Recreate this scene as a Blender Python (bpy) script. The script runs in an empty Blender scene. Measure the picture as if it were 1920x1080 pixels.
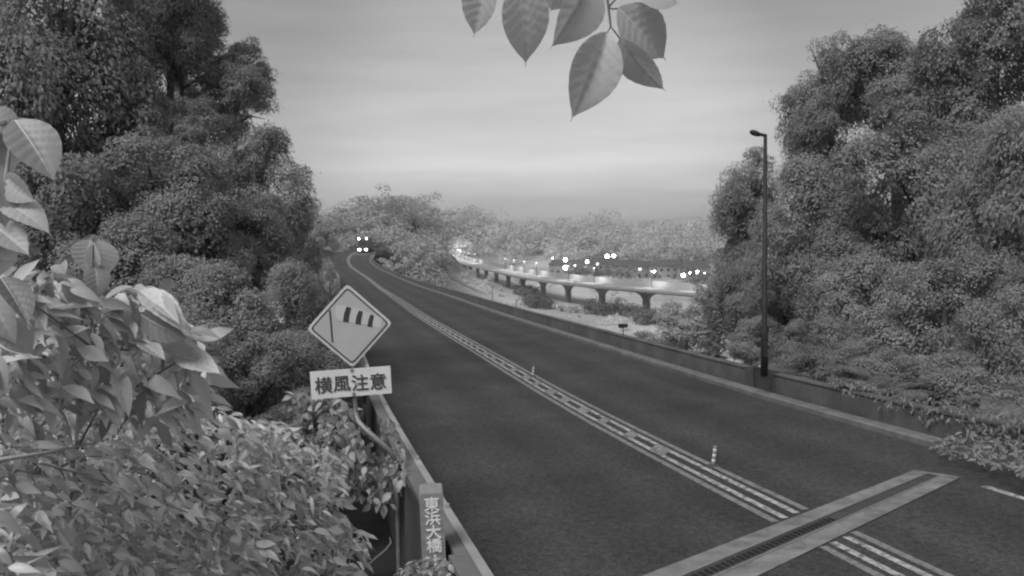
import bpy, math, random
import numpy as np
from mathutils import Vector, Matrix

random.seed(7)
SC = bpy.context.scene
COL = SC.collection
rad = math.radians

# ------------------------------------------------------------------ camera
F = 1663.0                      # focal length in pixels of the 1920 px wide photograph
PITCH = math.atan(108.0 / F)
ROLL = rad(0.8)
CAM = np.array([0.0, 0.0, 4.5])
FW = np.array([0.0, math.cos(PITCH), -math.sin(PITCH)])
_rt = np.array([1.0, 0.0, 0.0]); _up = np.cross(_rt, FW)
RT = math.cos(ROLL) * _rt - math.sin(ROLL) * _up
UP = math.sin(ROLL) * _rt + math.cos(ROLL) * _up
cam_data = bpy.data.cameras.new("camera")
cam = bpy.data.objects.new("camera", cam_data); COL.objects.link(cam)
cam_data.sensor_width = 36.0
cam_data.angle = 2 * math.atan(960 / F)
cam_data.clip_start = 0.05; cam_data.clip_end = 12000
cam.matrix_world = Matrix(((RT[0], UP[0], -FW[0], CAM[0]), (RT[1], UP[1], -FW[1], CAM[1]), (RT[2], UP[2], -FW[2], CAM[2]), (0, 0, 0, 1)))
SC.camera = cam

# ------------------------------------------------------------------ sky, sun, exposure
SUN_EL, SUN_AZ = rad(52), rad(215)      # azimuth clockwise from +Y: behind and to the left of the camera
world = bpy.data.worlds.new("World"); SC.world = world; world.use_nodes = True
nt = world.node_tree; N = nt.nodes; Lk = nt.links
bg = N["Background"]; bg.inputs["Strength"].default_value = 0.12
sky = N.new("ShaderNodeTexSky"); sky.sky_type = 'NISHITA'; sky.sun_disc = False
sky.sun_elevation = SUN_EL; sky.sun_rotation = SUN_AZ
bw = N.new("ShaderNodeRGBToBW"); Lk.new(sky.outputs[0], bw.inputs[0])
geo = N.new("ShaderNodeTexCoord")
sep = N.new("ShaderNodeSeparateXYZ"); Lk.new(geo.outputs["Generated"], sep.inputs[0])
mapn = N.new("ShaderNodeMapping"); mapn.inputs["Scale"].default_value = (1.5, 1.5, 13.0); mapn.inputs["Rotation"].default_value = (0, rad(3), 0)
Lk.new(geo.outputs["Generated"], mapn.inputs[0])
cl = N.new("ShaderNodeTexNoise"); cl.inputs["Scale"].default_value = 1.7; cl.inputs["Detail"].default_value = 7; cl.inputs["Roughness"].default_value = 0.55
Lk.new(mapn.outputs[0], cl.inputs[0])
# elevation, bent by the cloud noise, through an overcast profile
wob = N.new("ShaderNodeMath"); wob.operation = 'MULTIPLY_ADD'; wob.inputs[1].default_value = 0.05; Lk.new(cl.outputs[0], wob.inputs[0]); Lk.new(sep.outputs[2], wob.inputs[2])
ramp = N.new("ShaderNodeValToRGB"); Lk.new(wob.outputs[0], ramp.inputs[0])
RAMP = [(0.0, .225), (.03, .228), (.055, .235), (.072, .275), (.10, .315), (.16, .295), (.27, .225), (.45, .19), (1.0, .19)]
els = ramp.color_ramp.elements
while len(els) < len(RAMP): els.new(0.5)
for e, (p, v) in zip(els, RAMP): e.position = p; e.color = (v, v, v, 1)
cmul = N.new("ShaderNodeMapRange"); cmul.inputs[1].default_value = .3; cmul.inputs[2].default_value = .7; cmul.inputs[3].default_value = .84; cmul.inputs[4].default_value = 1.16
Lk.new(cl.outputs[0], cmul.inputs[0])
prod = N.new("ShaderNodeMath"); prod.operation = 'MULTIPLY'; Lk.new(ramp.outputs[0], prod.inputs[0]); Lk.new(cmul.outputs[0], prod.inputs[1])
# dawn glow behind the thin cloud low over the valley
gd = Vector((.035, 1, .085)).normalized()
dt = N.new("ShaderNodeVectorMath"); dt.operation = 'DOT_PRODUCT'; dt.inputs[1].default_value = gd; Lk.new(geo.outputs["Generated"], dt.inputs[0])
gm = N.new("ShaderNodeMapRange"); gm.interpolation_type = 'SMOOTHERSTEP'; gm.inputs[1].default_value = .95; gm.inputs[2].default_value = 1.0; gm.inputs[3].default_value = .96; gm.inputs[4].default_value = 1.5; Lk.new(dt.outputs["Value"], gm.inputs[0])
gp = N.new("ShaderNodeMath"); gp.operation = 'MULTIPLY'; Lk.new(prod.outputs[0], gp.inputs[0]); Lk.new(gm.outputs[0], gp.inputs[1]); prod = gp
sc8 = N.new("ShaderNodeMath"); sc8.operation = 'MULTIPLY'; sc8.inputs[1].default_value = 1 / 0.12; Lk.new(prod.outputs[0], sc8.inputs[0])
mixs = N.new("ShaderNodeMix"); mixs.data_type = 'FLOAT'; mixs.inputs[0].default_value = 0.88     # cloud cover
Lk.new(bw.outputs[0], mixs.inputs[2]); Lk.new(sc8.outputs[0], mixs.inputs[3])
Lk.new(mixs.outputs[0], bg.inputs["Color"])
sun_d = bpy.data.lights.new("sun", 'SUN'); sun_d.energy = 1.6; sun_d.angle = rad(30)
sun = bpy.data.objects.new("sun", sun_d); COL.objects.link(sun)
sdir = Vector((math.sin(SUN_AZ) * math.cos(SUN_EL), math.cos(SUN_AZ) * math.cos(SUN_EL), math.sin(SUN_EL)))
sun.rotation_euler = sdir.to_track_quat('Z', 'Y').to_euler()
sun.location = (0, 0, 60)
SC.view_settings.view_transform = 'Standard'; SC.view_settings.look = 'None'
SC.view_settings.exposure = 0.5; SC.view_settings.gamma = 1.0
SC.cycles.filter_width = 2.2            # the soft lens of a roadside camera
SC.cycles.adaptive_threshold = .03; SC.cycles.max_bounces = 4; SC.cycles.diffuse_bounces = 4; SC.cycles.transmission_bounces = 2; SC.cycles.glossy_bounces = 2; SC.cycles.volume_bounces = 0
SC.cycles.transparent_max_bounces = 4

# ------------------------------------------------------------------ helpers
def at(px, py, d):
    """world point seen at photograph pixel (px,py) at forward distance y = d"""
    r = FW + RT * (px - 960) / F + UP * (540 - py) / F
    return CAM + r * (d / r[1])

def smooth(a, b, x):
    t = np.clip((x - a) / (b - a), 0, 1); return t * t * (3 - 2 * t)

def mesh_obj(name, v, f, mat=None, parent=None, sm=False, mats=None):
    me = bpy.data.meshes.new(name)
    me.from_pydata([tuple(map(float, p)) for p in v], [], [tuple(int(i) for i in q) for q in f])
    me.update()
    if mat: me.materials.append(mat)
    if sm: me.polygons.foreach_set("use_smooth", [True] * len(me.polygons))
    return link(name, me, parent)

def mesh_np(name, v, f, mat=None, sm=False):
    """fast path: v (n,3), f (m,k) arrays"""
    me = bpy.data.meshes.new(name); m, k = f.shape
    me.vertices.add(len(v)); me.vertices.foreach_set("co", np.asarray(v, np.float32).ravel())
    me.loops.add(m * k); me.loops.foreach_set("vertex_index", f.astype(np.int32).ravel())
    me.polygons.add(m); me.polygons.foreach_set("loop_start", np.arange(0, m * k, k, dtype=np.int32))
    if sm: me.polygons.foreach_set("use_smooth", np.ones(m, bool))
    me.update(calc_edges=True); me.validate()
    if mat: me.materials.append(mat)
    return me

def link(name, data, parent=None):
    o = bpy.data.objects.new(name, data); COL.objects.link(o)
    if parent: o.parent = parent
    return o

def tag(o, label=None, cat=None, group=None, kind=None):
    if label: o["label"] = label
    if cat: o["category"] = cat
    if group: o["group"] = group
    if kind: o["kind"] = kind
    return o

def thing(name, label, cat, loc=(0, 0, 0), group=None, rz=0):
    o = link(name, None); o.location = tuple(map(float, loc)); o.rotation_euler.z = rz
    return tag(o, label, cat, group)

class MB:
    """collects boxes, tubes and prisms of ONE part"""
    def __init__(s): s.v = []; s.f = []
    def add(s, v, f):
        n = len(s.v); s.v += [tuple(map(float, p)) for p in v]; s.f += [tuple(int(i) + n for i in q) for q in f]; return s
    def box(s, lo, hi):
        x0, y0, z0 = lo; x1, y1, z1 = hi
        return s.add([(x0, y0, z0), (x1, y0, z0), (x1, y1, z0), (x0, y1, z0), (x0, y0, z1), (x1, y0, z1), (x1, y1, z1), (x0, y1, z1)],
                     [(3, 2, 1, 0), (4, 5, 6, 7), (0, 1, 5, 4), (1, 2, 6, 5), (2, 3, 7, 6), (3, 0, 4, 7)])
    def tube(s, pts, r, n=8, cap=True):
        pts = [np.array(p, float) for p in pts]; k = len(pts)
        rr = r if hasattr(r, '__len__') else [r] * k
        v = []; ref = np.array([0.31, 0.17, 0.93])
        for i, p in enumerate(pts):
            t = pts[min(i + 1, k - 1)] - pts[max(i - 1, 0)]; t = t / (np.linalg.norm(t) + 1e-9)
            a = np.cross(t, ref); 
            if np.linalg.norm(a) < .05: a = np.cross(t, [1, 0, 0])
            a /= np.linalg.norm(a); b = np.cross(t, a)
            v += [p + rr[i] * (math.cos(2 * math.pi * j / n) * a + math.sin(2 * math.pi * j / n) * b) for j in range(n)]
        f = [(i * n + j, i * n + (j + 1) % n, (i + 1) * n + (j + 1) % n, (i + 1) * n + j) for i in range(k - 1) for j in range(n)]
        if cap: f += [tuple(range(n - 1, -1, -1)), tuple((k - 1) * n + j for j in range(n))]
        return s.add(v, f)
    def prism(s, poly, y0, y1):
        """polygon in (x,z), extruded along y"""
        n = len(poly)
        v = [(x, y0, z) for x, z in poly] + [(x, y1, z) for x, z in poly]
        f = [tuple(range(n)), tuple(range(2 * n - 1, n - 1, -1))] + [(i, i + n, (i + 1) % n + n, (i + 1) % n) for i in range(n)]
        return s.add(v, f)
    def ball(s, c, r, n=8, m=6, sq=1.0):
        v = [(c[0] + r * math.sin(math.pi * i / m) * math.cos(2 * math.pi * j / n), c[1] + r * math.sin(math.pi * i / m) * math.sin(2 * math.pi * j / n), c[2] + r * sq * math.cos(math.pi * i / m)) for i in range(m + 1) for j in range(n)]
        return s.add(v, [(i * n + j, (i + 1) * n + j, (i + 1) * n + (j + 1) % n, i * n + (j + 1) % n) for i in range(m) for j in range(n)])
    def build(s, name, mat, parent=None, sm=False):
        return mesh_obj(name, s.v, s.f, mat, parent, sm)

# ------------------------------------------------------------------ materials (the picture is a monochrome infra-red one: all greys)
def mat_new(name):
    m = bpy.data.materials.new(name); m.use_nodes = True
    return m, m.node_tree.nodes, m.node_tree.links, m.node_tree.nodes["Principled BSDF"]

def mat_grey(name, v, rough=.7, var=.15, scale=6.0, bump=0.0, bscale=None, metal=0, detail=6):
    m, n, l, b = mat_new(name)
    tc = n.new("ShaderNodeTexCoord"); no = n.new("ShaderNodeTexNoise"); no.inputs["Scale"].default_value = scale; no.inputs["Detail"].default_value = detail; no.inputs["Roughness"].default_value = .65
    l.new(tc.outputs["Object"], no.inputs[0])
    mr = n.new("ShaderNodeMapRange"); mr.inputs[1].default_value = .3; mr.inputs[2].default_value = .7
    mr.inputs[3].default_value = v * (1 - var); mr.inputs[4].default_value = v * (1 + var)
    l.new(no.outputs[0], mr.inputs[0]); l.new(mr.outputs[0], b.inputs["Base Color"])
    b.inputs["Roughness"].default_value = rough; b.inputs["Metallic"].default_value = metal
    b.inputs["Specular IOR Level"].default_value = .3
    if bump:
        n2 = n.new("ShaderNodeTexNoise"); n2.inputs["Scale"].default_value = bscale or scale * 8; n2.inputs["Detail"].default_value = 4
        l.new(tc.outputs["Object"], n2.inputs[0]); bp = n.new("ShaderNodeBump"); bp.inputs["Strength"].default_value = bump; bp.inputs["Distance"].default_value = .02
        l.new(n2.outputs[0], bp.inputs["Height"]); l.new(bp.outputs[0], b.inputs["Normal"])
    return m

def mat_leaf(name, v, var=.45, trans=.35, gloss=.0, nscale=0.0, rough=.5):
    m = bpy.data.materials.new(name); m.use_nodes = True; n = m.node_tree.nodes; l = m.node_tree.links
    n.remove(n["Principled BSDF"]); out = n["Material Output"]
    g = n.new("ShaderNodeNewGeometry"); oi = n.new("ShaderNodeObjectInfo")
    add = n.new("ShaderNodeMath"); add.operation = 'ADD'; l.new(g.outputs["Random Per Island"], add.inputs[0]); l.new(oi.outputs["Random"], add.inputs[1])
    fr = n.new("ShaderNodeMath"); fr.operation = 'FRACT'; l.new(add.outputs[0], fr.inputs[0])
    mr = n.new("ShaderNodeMapRange"); mr.inputs[3].default_value = v * (1 - var); mr.inputs[4].default_value = v * (1 + var)
    l.new(fr.outputs[0], mr.inputs[0]); val = mr.outputs[0]
    if nscale:
        tc = n.new("ShaderNodeTexCoord"); no = n.new("ShaderNodeTexNoise"); no.inputs["Scale"].default_value = nscale; no.inputs["Detail"].default_value = 3
        l.new(tc.outputs["Object"], no.inputs[0])
        m2 = n.new("ShaderNodeMapRange"); m2.inputs[1].default_value = .3; m2.inputs[2].default_value = .7; m2.inputs[3].default_value = .72; m2.inputs[4].default_value = 1.28; l.new(no.outputs[0], m2.inputs[0])
        mu = n.new("ShaderNodeMath"); mu.operation = 'MULTIPLY'; l.new(val, mu.inputs[0]); l.new(m2.outputs[0], mu.inputs[1]); val = mu.outputs[0]
    d = n.new("ShaderNodeBsdfDiffuse"); t = n.new("ShaderNodeBsdfTranslucent"); mx = n.new("ShaderNodeMixShader"); mx.inputs[0].default_value = trans
    l.new(val, d.inputs[0]); l.new(val, t.inputs[0]); l.new(d.outputs[0], mx.inputs[1]); l.new(t.outputs[0], mx.inputs[2]); sh = mx.outputs[0]
    if gloss:
        gl = n.new("ShaderNodeBsdfGlossy"); gl.inputs["Roughness"].default_value = rough; gl.inputs["Color"].default_value = (.9, .9, .9, 1)
        m3 = n.new("ShaderNodeMixShader"); m3.inputs[0].default_value = gloss; l.new(sh, m3.inputs[1]); l.new(gl.outputs[0], m3.inputs[2]); sh = m3.outputs[0]
    l.new(sh, out.inputs[0]); return m

def mat_emit(name, s):
    m, n, l, b = mat_new(name); b.inputs["Base Color"].default_value = (.8, .8, .8, 1)
    b.inputs["Emission Color"].default_value = (1, 1, 1, 1); b.inputs["Emission Strength"].default_value = s; return m

def mat_asphalt():
    m, n, l, b = mat_new("asphalt")
    tc = n.new("ShaderNodeTexCoord")
    def noise(sc, de, ro=.6):
        k = n.new("ShaderNodeTexNoise"); k.inputs["Scale"].default_value = sc; k.inputs["Detail"].default_value = de; k.inputs["Roughness"].default_value = ro; l.new(tc.outputs["Object"], k.inputs[0]); return k
    def rng(src, a, b_, lo=.3, hi=.7):
        k = n.new("ShaderNodeMapRange"); k.inputs[1].default_value = lo; k.inputs[2].default_value = hi; k.inputs[3].default_value = a; k.inputs[4].default_value = b_; l.new(src, k.inputs[0]); return k.outputs[0]
    def mul(a, b_):
        k = n.new("ShaderNodeMath"); k.operation = 'MULTIPLY'; l.new(a, k.inputs[0]); l.new(b_, k.inputs[1]); return k.outputs[0]
    big = rng(noise(.3, 4).outputs[0], .78, 1.22); mid = rng(noise(11, 5, .8).outputs[0], .45, 1.55); fine = rng(noise(30, 4, .85).outputs[0], .4, 1.6)
    uv = n.new("ShaderNodeUVMap"); uv.uv_map = "across"; su = n.new("ShaderNodeSeparateXYZ"); l.new(uv.outputs[0], su.inputs[0])
    wv = n.new("ShaderNodeMath"); wv.operation = 'ABSOLUTE'; l.new(su.outputs[0], wv.inputs[0])
    ramp = n.new("ShaderNodeValToRGB"); dv = n.new("ShaderNodeMath"); dv.operation = 'DIVIDE'; dv.inputs[1].default_value = 5.2; l.new(wv.outputs[0], dv.inputs[0]); l.new(dv.outputs[0], ramp.inputs[0])
    pr = [(0, .9), (.15, .88), (.24, 1.12), (.33, 1.0), (.47, .86), (.58, 1.0), (.66, 1.12), (.76, .95), (.9, .98), (1, 1.2)]
    while len(ramp.color_ramp.elements) < len(pr): ramp.color_ramp.elements.new(.5)
    for e_, (p_, c_) in zip(ramp.color_ramp.elements, pr): e_.position = p_; e_.color = (c_, c_, c_, 1)
    v = mul(mul(mul(big, mid), fine), ramp.outputs[0]); k = n.new("ShaderNodeMath"); k.operation = 'MULTIPLY'; k.inputs[1].default_value = .07; l.new(v, k.inputs[0])
    l.new(k.outputs[0], b.inputs["Base Color"]); b.inputs["Roughness"].default_value = .9; b.inputs["Specular IOR Level"].default_value = .15
    bp = n.new("ShaderNodeBump"); bp.inputs["Strength"].default_value = .5; bp.inputs["Distance"].default_value = .01; l.new(noise(70, 3).outputs[0], bp.inputs["Height"]); l.new(bp.outputs[0], b.inputs["Normal"])
    return m

def mat_paint(name, v, wear=.35):
    m, n, l, b = mat_new(name); tc = n.new("ShaderNodeTexCoord")
    a = n.new("ShaderNodeTexNoise"); a.inputs["Scale"].default_value = 9; a.inputs["Detail"].default_value = 7; a.inputs["Roughness"].default_value = .75; l.new(tc.outputs["Object"], a.inputs[0])
    mr = n.new("ShaderNodeMapRange"); mr.inputs[1].default_value = wear; mr.inputs[2].default_value = wear + .16; mr.inputs[3].default_value = .11; mr.inputs[4].default_value = v
    l.new(a.outputs[0], mr.inputs[0]); l.new(mr.outputs[0], b.inputs["Base Color"]); b.inputs["Roughness"].default_value = .75; return m

M = dict(
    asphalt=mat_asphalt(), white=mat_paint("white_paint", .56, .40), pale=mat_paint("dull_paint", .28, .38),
    hatch=mat_paint("worn_paint", .36, .42),
    concrete=mat_grey("concrete", .19, .85, .25, 1.3, .25, 30), concrete_pale=mat_grey("concrete_pale", .36, .85, .22, 1.6, .2, 30),
    concrete_dark=mat_grey("concrete_stained", .13, .9, .35, .9, .3, 24), wall_dark=mat_grey("dark_wall_concrete", .07, .9, .45, 1.1, .3, 24), kerb=mat_grey("kerb_concrete", .185, .85, .3, 2.2, .25, 30),
    header=mat_grey("joint_concrete", .235, .85, .42, 3.2, .25, 40), steel=mat_grey("worn_steel", .10, .55, .3, 5, .1, 60, metal=.3), dark=mat_grey("dark_gap", .02, .9, .2),
    pole_dark=mat_grey("dark_painted_steel", .035, .6, .3, 4), galv=mat_grey("galvanised_steel", .3, .5, .25, 7, metal=.3),
    face=mat_grey("sign_face", .58, .6, .06, 5), rim=mat_grey("sign_rim", .75, .55, .1, 6), sign_white=mat_grey("sign_white", .88, .6, .07, 5), sock=mat_grey("sock_pale", .70, .6, .05, 5),
    sign_dark=mat_grey("sign_ink", .07, .6, .2, 9), ink=mat_grey("character_ink", .09, .6, .2, 9), stone=mat_grey("pillar_stone", .29, .75, .18, 14, .15, 60), letter=mat_grey("letter_metal", .92, .5, .12, 20),
    bark=mat_grey("bark", .09, .9, .4, 6, .6, 30), twig=mat_grey("twig", .22, .8, .3, 30), stem=mat_grey("green_stem", .38, .7, .2, 30),
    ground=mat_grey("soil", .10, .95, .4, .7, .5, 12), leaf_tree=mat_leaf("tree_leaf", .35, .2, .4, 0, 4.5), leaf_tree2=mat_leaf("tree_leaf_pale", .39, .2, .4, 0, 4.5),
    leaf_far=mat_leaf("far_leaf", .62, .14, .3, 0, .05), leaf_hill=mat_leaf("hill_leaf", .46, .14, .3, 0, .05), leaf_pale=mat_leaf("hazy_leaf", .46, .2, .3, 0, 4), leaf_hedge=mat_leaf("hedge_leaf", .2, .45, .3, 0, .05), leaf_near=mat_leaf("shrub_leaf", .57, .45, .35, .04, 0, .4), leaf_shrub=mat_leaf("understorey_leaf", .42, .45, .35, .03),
    leaf_hang=mat_leaf("hanging_leaf", .76, .12, .42, .10, 0, .3), vein=mat_grey("leaf_vein", .8, .6, .1, 40),
    house=mat_grey("house_wall", .30, .8, .15, .5), roof=mat_grey("roof_tile", .10, .7, .3, .8), glass=mat_grey("window_glass", .04, .15, .1, 1),
    truck=mat_grey("truck_paint", .10, .5, .2, 2), tyre=mat_grey("tyre", .03, .9, .2, 9), lamp=mat_emit("lit_lamp", 26), lamp_added=mat_emit("added_lamp_dim", 3),
    field=mat_grey("field", .30, .95, .30, .035), rubber=mat_grey("rubber", .10, .8, .2, 20),
)

# ------------------------------------------------------------------ the road's line (plan and profile)
def nat_spline(k, v, t):
    m = len(k); h = np.diff(k); A = np.zeros((m, m)); b = np.zeros(m); A[0, 0] = A[-1, -1] = 1
    for i in range(1, m - 1):
        A[i, i - 1] = h[i - 1]; A[i, i] = 2 * (h[i - 1] + h[i]); A[i, i + 1] = h[i]; b[i] = 6 * ((v[i + 1] - v[i]) / h[i] - (v[i] - v[i - 1]) / h[i - 1])
    Mm = np.linalg.solve(A, b); i = np.clip(np.searchsorted(k, t) - 1, 0, m - 2); dx = t - k[i]; hh = h[i]
    return v[i] + dx * ((v[i + 1] - v[i]) / hh - hh * (2 * Mm[i] + Mm[i + 1]) / 6) + Mm[i] * dx ** 2 / 2 + (Mm[i + 1] - Mm[i]) / (6 * hh) * dx ** 3
CTRL = np.array([(13.3, -28, 2.0), (10.5, -16, 1.72), (8.18, -6, 1.36), (6.29, 2, .96), (4.40, 10, .55), (2.11, 20, .10), (-1.03, 35, -.40), (-5.31, 55, -.95), (-10.32, 80, -1.61), (-16.27, 110, -2.49),
                 (-22.16, 140, -3.2), (-29.02, 170, -3.32), (-36.6, 200, -2.6), (-39.6, 216, -1.68), (-40.3, 230, -.64), (-38.2, 240, -.1), (-33, 249, .0), (-24, 256, -.3), (-12, 260, -.6)])
_k = np.concatenate([[0], np.cumsum(np.linalg.norm(np.diff(CTRL, axis=0), axis=1))])
SS = np.arange(0, _k[-1], .5)
RP = np.stack([nat_spline(_k, CTRL[:, i], SS) for i in range(3)], 1)
_d = np.gradient(RP[:, :2], axis=0); _d /= np.linalg.norm(_d, axis=1)[:, None]
RN = np.stack([_d[:, 1], -_d[:, 0], 0 * SS], 1)
def road_pt(s, o, h=0.0):
    p = np.array([np.interp(s, SS, RP[:, i]) for i in range(3)]); n = np.array([np.interp(s, SS, RN[:, i]) for i in range(3)])
    return p + n * o + np.array([0, 0, h])
_mono = np.argmax(RP[:, 1] > 240)
def s_at(y): return float(np.interp(y, RP[:_mono, 1], SS[:_mono]))
def road_x(y): return np.interp(y, RP[:_mono, 1], RP[:_mono, 0])
def road_z(y): return np.interp(y, RP[:_mono, 1], RP[:_mono, 2])
def stations(s0, s1, step):
    n = max(1, int(math.ceil((s1 - s0) / step))); return [s0 + (s1 - s0) * i / n for i in range(n + 1)]
def sweep(mb, s0, s1, prof, step=1.0, close=True):
    """prof: (offset, height) points, closed profile swept along the road"""
    st = stations(s0, s1, step); n = len(prof); v = [road_pt(s, o, h) for s in st for o, h in prof]
    rng = n if close else n - 1
    f = [(i * n + j, i * n + (j + 1) % n, (i + 1) * n + (j + 1) % n, (i + 1) * n + j) for i in range(len(st) - 1) for j in range(rng)]
    if close: f += [tuple(range(n - 1, -1, -1)), tuple((len(st) - 1) * n + j for j in range(n))]
    return mb.add(v, f)
WL, WR = 5.1, 5.0

# ------------------------------------------------------------------ ground
def ground_z(x, y):
    x = np.asarray(x, float); y = np.asarray(y, float)
    cx = road_x(np.clip(y, -27, 239)); rz = road_z(np.clip(y, -27, 239)); o = x - cx
    near = 1 - smooth(7, 14, y)
    valley = -21 * smooth(16, 120, y) + 4.0 * smooth(140, 230, y) - 1.6 * smooth(7, 14, y)
    left = np.clip((-5.5 - o) * .8, 0, 2.0) * near
    side = np.where(o > 0, .04 * np.clip(o - 6, 0, 30), 0) * (1 - smooth(40, 140, y))
    z = np.where(y < 60, rz * (1 - smooth(16, 60, y)), 0) - .30 + left + valley + side
    lbank = 19 * smooth(7, 30, -o) * smooth(14, 50, y) * (1 - smooth(120, 210, y))
    rbank = 17 * smooth(10, 34, o) * smooth(20, 55, y) * (1 - smooth(60, 110, y)) * smooth(.36, .5, x / np.maximum(y, 1))
    # the wooded hill behind the far end of the bridge
    hill = 22.5 * np.exp(-(((x + 46) / 24) ** 2 + ((y - 335) / 60) ** 2)) + 21 * np.exp(-(((x + 92) / 36) ** 2 + ((y - 330) / 70) ** 2)) + 8 * np.exp(-(((x + 33) / 15) ** 2 + ((y - 335) / 45) ** 2))
    abut = 17.5 * smooth(200, 238, y) * np.exp(-((o - 2) / 24) ** 2) * (1 - smooth(270, 320, y))
    ridge = smooth(520, 680, y) * (9 + 7 * np.exp(-((x - 42) / 38) ** 2) + 5 * np.exp(-((x - 112) / 26) ** 2) + 4 * np.exp(-((x - 170) / 25) ** 2) + 19 * np.exp(-((x + 42) / 30) ** 2))
    hl = np.maximum(hill, abut)
    return z + lbank + rbank + hl + ridge

def axis(a, b, n0, lin, far):
    near = np.arange(a, b, n0); m1 = np.arange(b, lin, n0 * 8); m2 = np.geomspace(lin, far, 22)
    return np.concatenate([near, m1, m2])
gy = np.concatenate([-np.geomspace(2500, 30, 12), axis(-28, 60, 1.2, 420, 2600)])
gxp = axis(0, 30, 1.2, 240, 2600); gx = np.concatenate([-gxp[:0:-1], gxp])
X, Y = np.meshgrid(gx, gy); Z = ground_z(X, Y)
nx = len(gx); idx = np.arange(len(gy) * nx).reshape(len(gy), nx)
fq = np.stack([idx[:-1, :-1], idx[:-1, 1:], idx[1:, 1:], idx[1:, :-1]], -1).reshape(-1, 4)
def mat_ground():
    m, n, l, b = mat_new("ground"); tc = n.new("ShaderNodeTexCoord")
    a = n.new("ShaderNodeTexNoise"); a.inputs["Scale"].default_value = .025; a.inputs["Detail"].default_value = 6; l.new(tc.outputs["Object"], a.inputs[0])
    c = n.new("ShaderNodeTexNoise"); c.inputs["Scale"].default_value = 1.1; c.inputs["Detail"].default_value = 7; l.new(tc.outputs["Object"], c.inputs[0])
    r1 = n.new("ShaderNodeMapRange"); r1.inputs[1].default_value = .38; r1.inputs[2].default_value = .62; r1.inputs[3].default_value = .34; r1.inputs[4].default_value = .56; l.new(a.outputs[0], r1.inputs[0])
    r2 = n.new("ShaderNodeMapRange"); r2.inputs[1].default_value = .3; r2.inputs[2].default_value = .7; r2.inputs[3].default_value = .7; r2.inputs[4].default_value = 1.3; l.new(c.outputs[0], r2.inputs[0])
    # bare dark soil on the near slope, pale dry grass down in the valley
    sp = n.new("ShaderNodeSeparateXYZ"); l.new(tc.outputs["Object"], sp.inputs[0])
    rz = n.new("ShaderNodeMapRange"); rz.inputs[1].default_value = -4; rz.inputs[2].default_value = -15; rz.inputs[3].default_value = 0; rz.inputs[4].default_value = 1; l.new(sp.outputs[2], rz.inputs[0])
    mx = n.new("ShaderNodeMix"); mx.data_type = 'FLOAT'; mx.inputs[2].default_value = .07; l.new(rz.outputs[0], mx.inputs[0]); l.new(r1.outputs[0], mx.inputs[3])
    mu = n.new("ShaderNodeMath"); mu.operation = 'MULTIPLY'; l.new(mx.outputs[0], mu.inputs[0]); l.new(r2.outputs[0], mu.inputs[1])
    l.new(mu.outputs[0], b.inputs["Base Color"]); b.inputs["Roughness"].default_value = .95; b.inputs["Specular IOR Level"].default_value = .1; return m
ground = link("ground", mesh_np("ground", np.stack([X.ravel(), Y.ravel(), Z.ravel()], 1), fq, mat_ground(), True))
tag(ground, "sloping soil and valley floor under the bridge and trees", kind="structure")

# ------------------------------------------------------------------ road surface and markings
S_END = SS[-1] - 1
mb = MB(); st = stations(0, S_END, 1.0); offs = [-WL, -2.5, 0, 2.5, WR]
v = [road_pt(s, o) for s in st for o in offs]; n = len(offs)
mb.add(v, [(i * n + j, i * n + j + 1, (i + 1) * n + j + 1, (i + 1) * n + j) for i in range(len(st) - 1) for j in range(n - 1)])
road = mb.build("road", M["asphalt"], sm=True); uvl = road.data.uv_layers.new(name="across"); _ov = np.array([offs[i % n] for i in range(len(road.data.vertices))]); _sv = np.array([st[i // n] for i in range(len(road.data.vertices))])
_li = np.zeros(len(road.data.loops), np.int32); road.data.loops.foreach_get("vertex_index", _li); uvl.data.foreach_set("uv", np.stack([_ov[_li], _sv[_li]], 1).ravel())
tag(road, "dark asphalt road running down over the bridge", kind="structure")

def stripe(name, o0, o1, s0, s1, mat, h=.005, skew=0.0, step=1.0, jag=0.0):
    b = MB(); stn = stations(s0, s1, step); vv = []
    for s in stn:
        e = jag * random.uniform(-1, 1)
        vv += [road_pt(s, o0 + e, h), road_pt(s + skew, o1 + e, h)]
    b.add(vv, [(2 * i, 2 * i + 1, 2 * i + 3, 2 * i + 2) for i in range(len(stn) - 1)])
    return b.build(name, mat, road)

# expansion joint in plan: corners of its bands (near end, far end), lifted from the road surface
def on_road(x, y, h):
    s = s_at(y); 
    return np.array([x, y, float(np.interp(s - (x - road_x(y)) * .23, SS, RP[:, 2])) + h])
JN, JF = np.array([.12, 8.05]), np.array([6.98, 14.45])
jd = (JF - JN) / np.linalg.norm(JF - JN); jn = np.array([-jd[1], jd[0]])       # jn points up the bridge
JL = float(np.linalg.norm(JF - JN))
def jpt(t, w, h):
    k = 1.08 - .30 * t          # the joint narrows a little to the far kerb
    p = JN + jd * (t * JL) + jn * (w * k); return on_road(p[0], p[1], h)
def jband(name, w0, w1, mat, h, t0=0.0, t1=1.0, nn=24, parent=None):
    b = MB(); ts = [t0 + (t1 - t0) * i / nn for i in range(nn + 1)]
    vv = []
    for t in ts: vv += [jpt(t, w0, h), jpt(t, w1, h)]
    b.add(vv, [(2 * i, 2 * i + 1, 2 * i + 3, 2 * i + 2) for i in range(nn)])
    return b.build(name, mat, parent)
joint = thing("expansion_joint", "pale concrete and steel finger joint running slantwise across the near road", "joint", (JN[0], JN[1], .6))
def under(o, root):
    o.parent = root; o.matrix_parent_inverse = Matrix.Translation(-root.location); return o
under(jband("joint_bed", -.44, .44, M["steel"], .006), joint)
under(jband("concrete_header", .17, .46, M["header"], .013), joint)
under(jband("concrete_header", -.50, -.17, M["header"], .013), joint)
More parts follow.
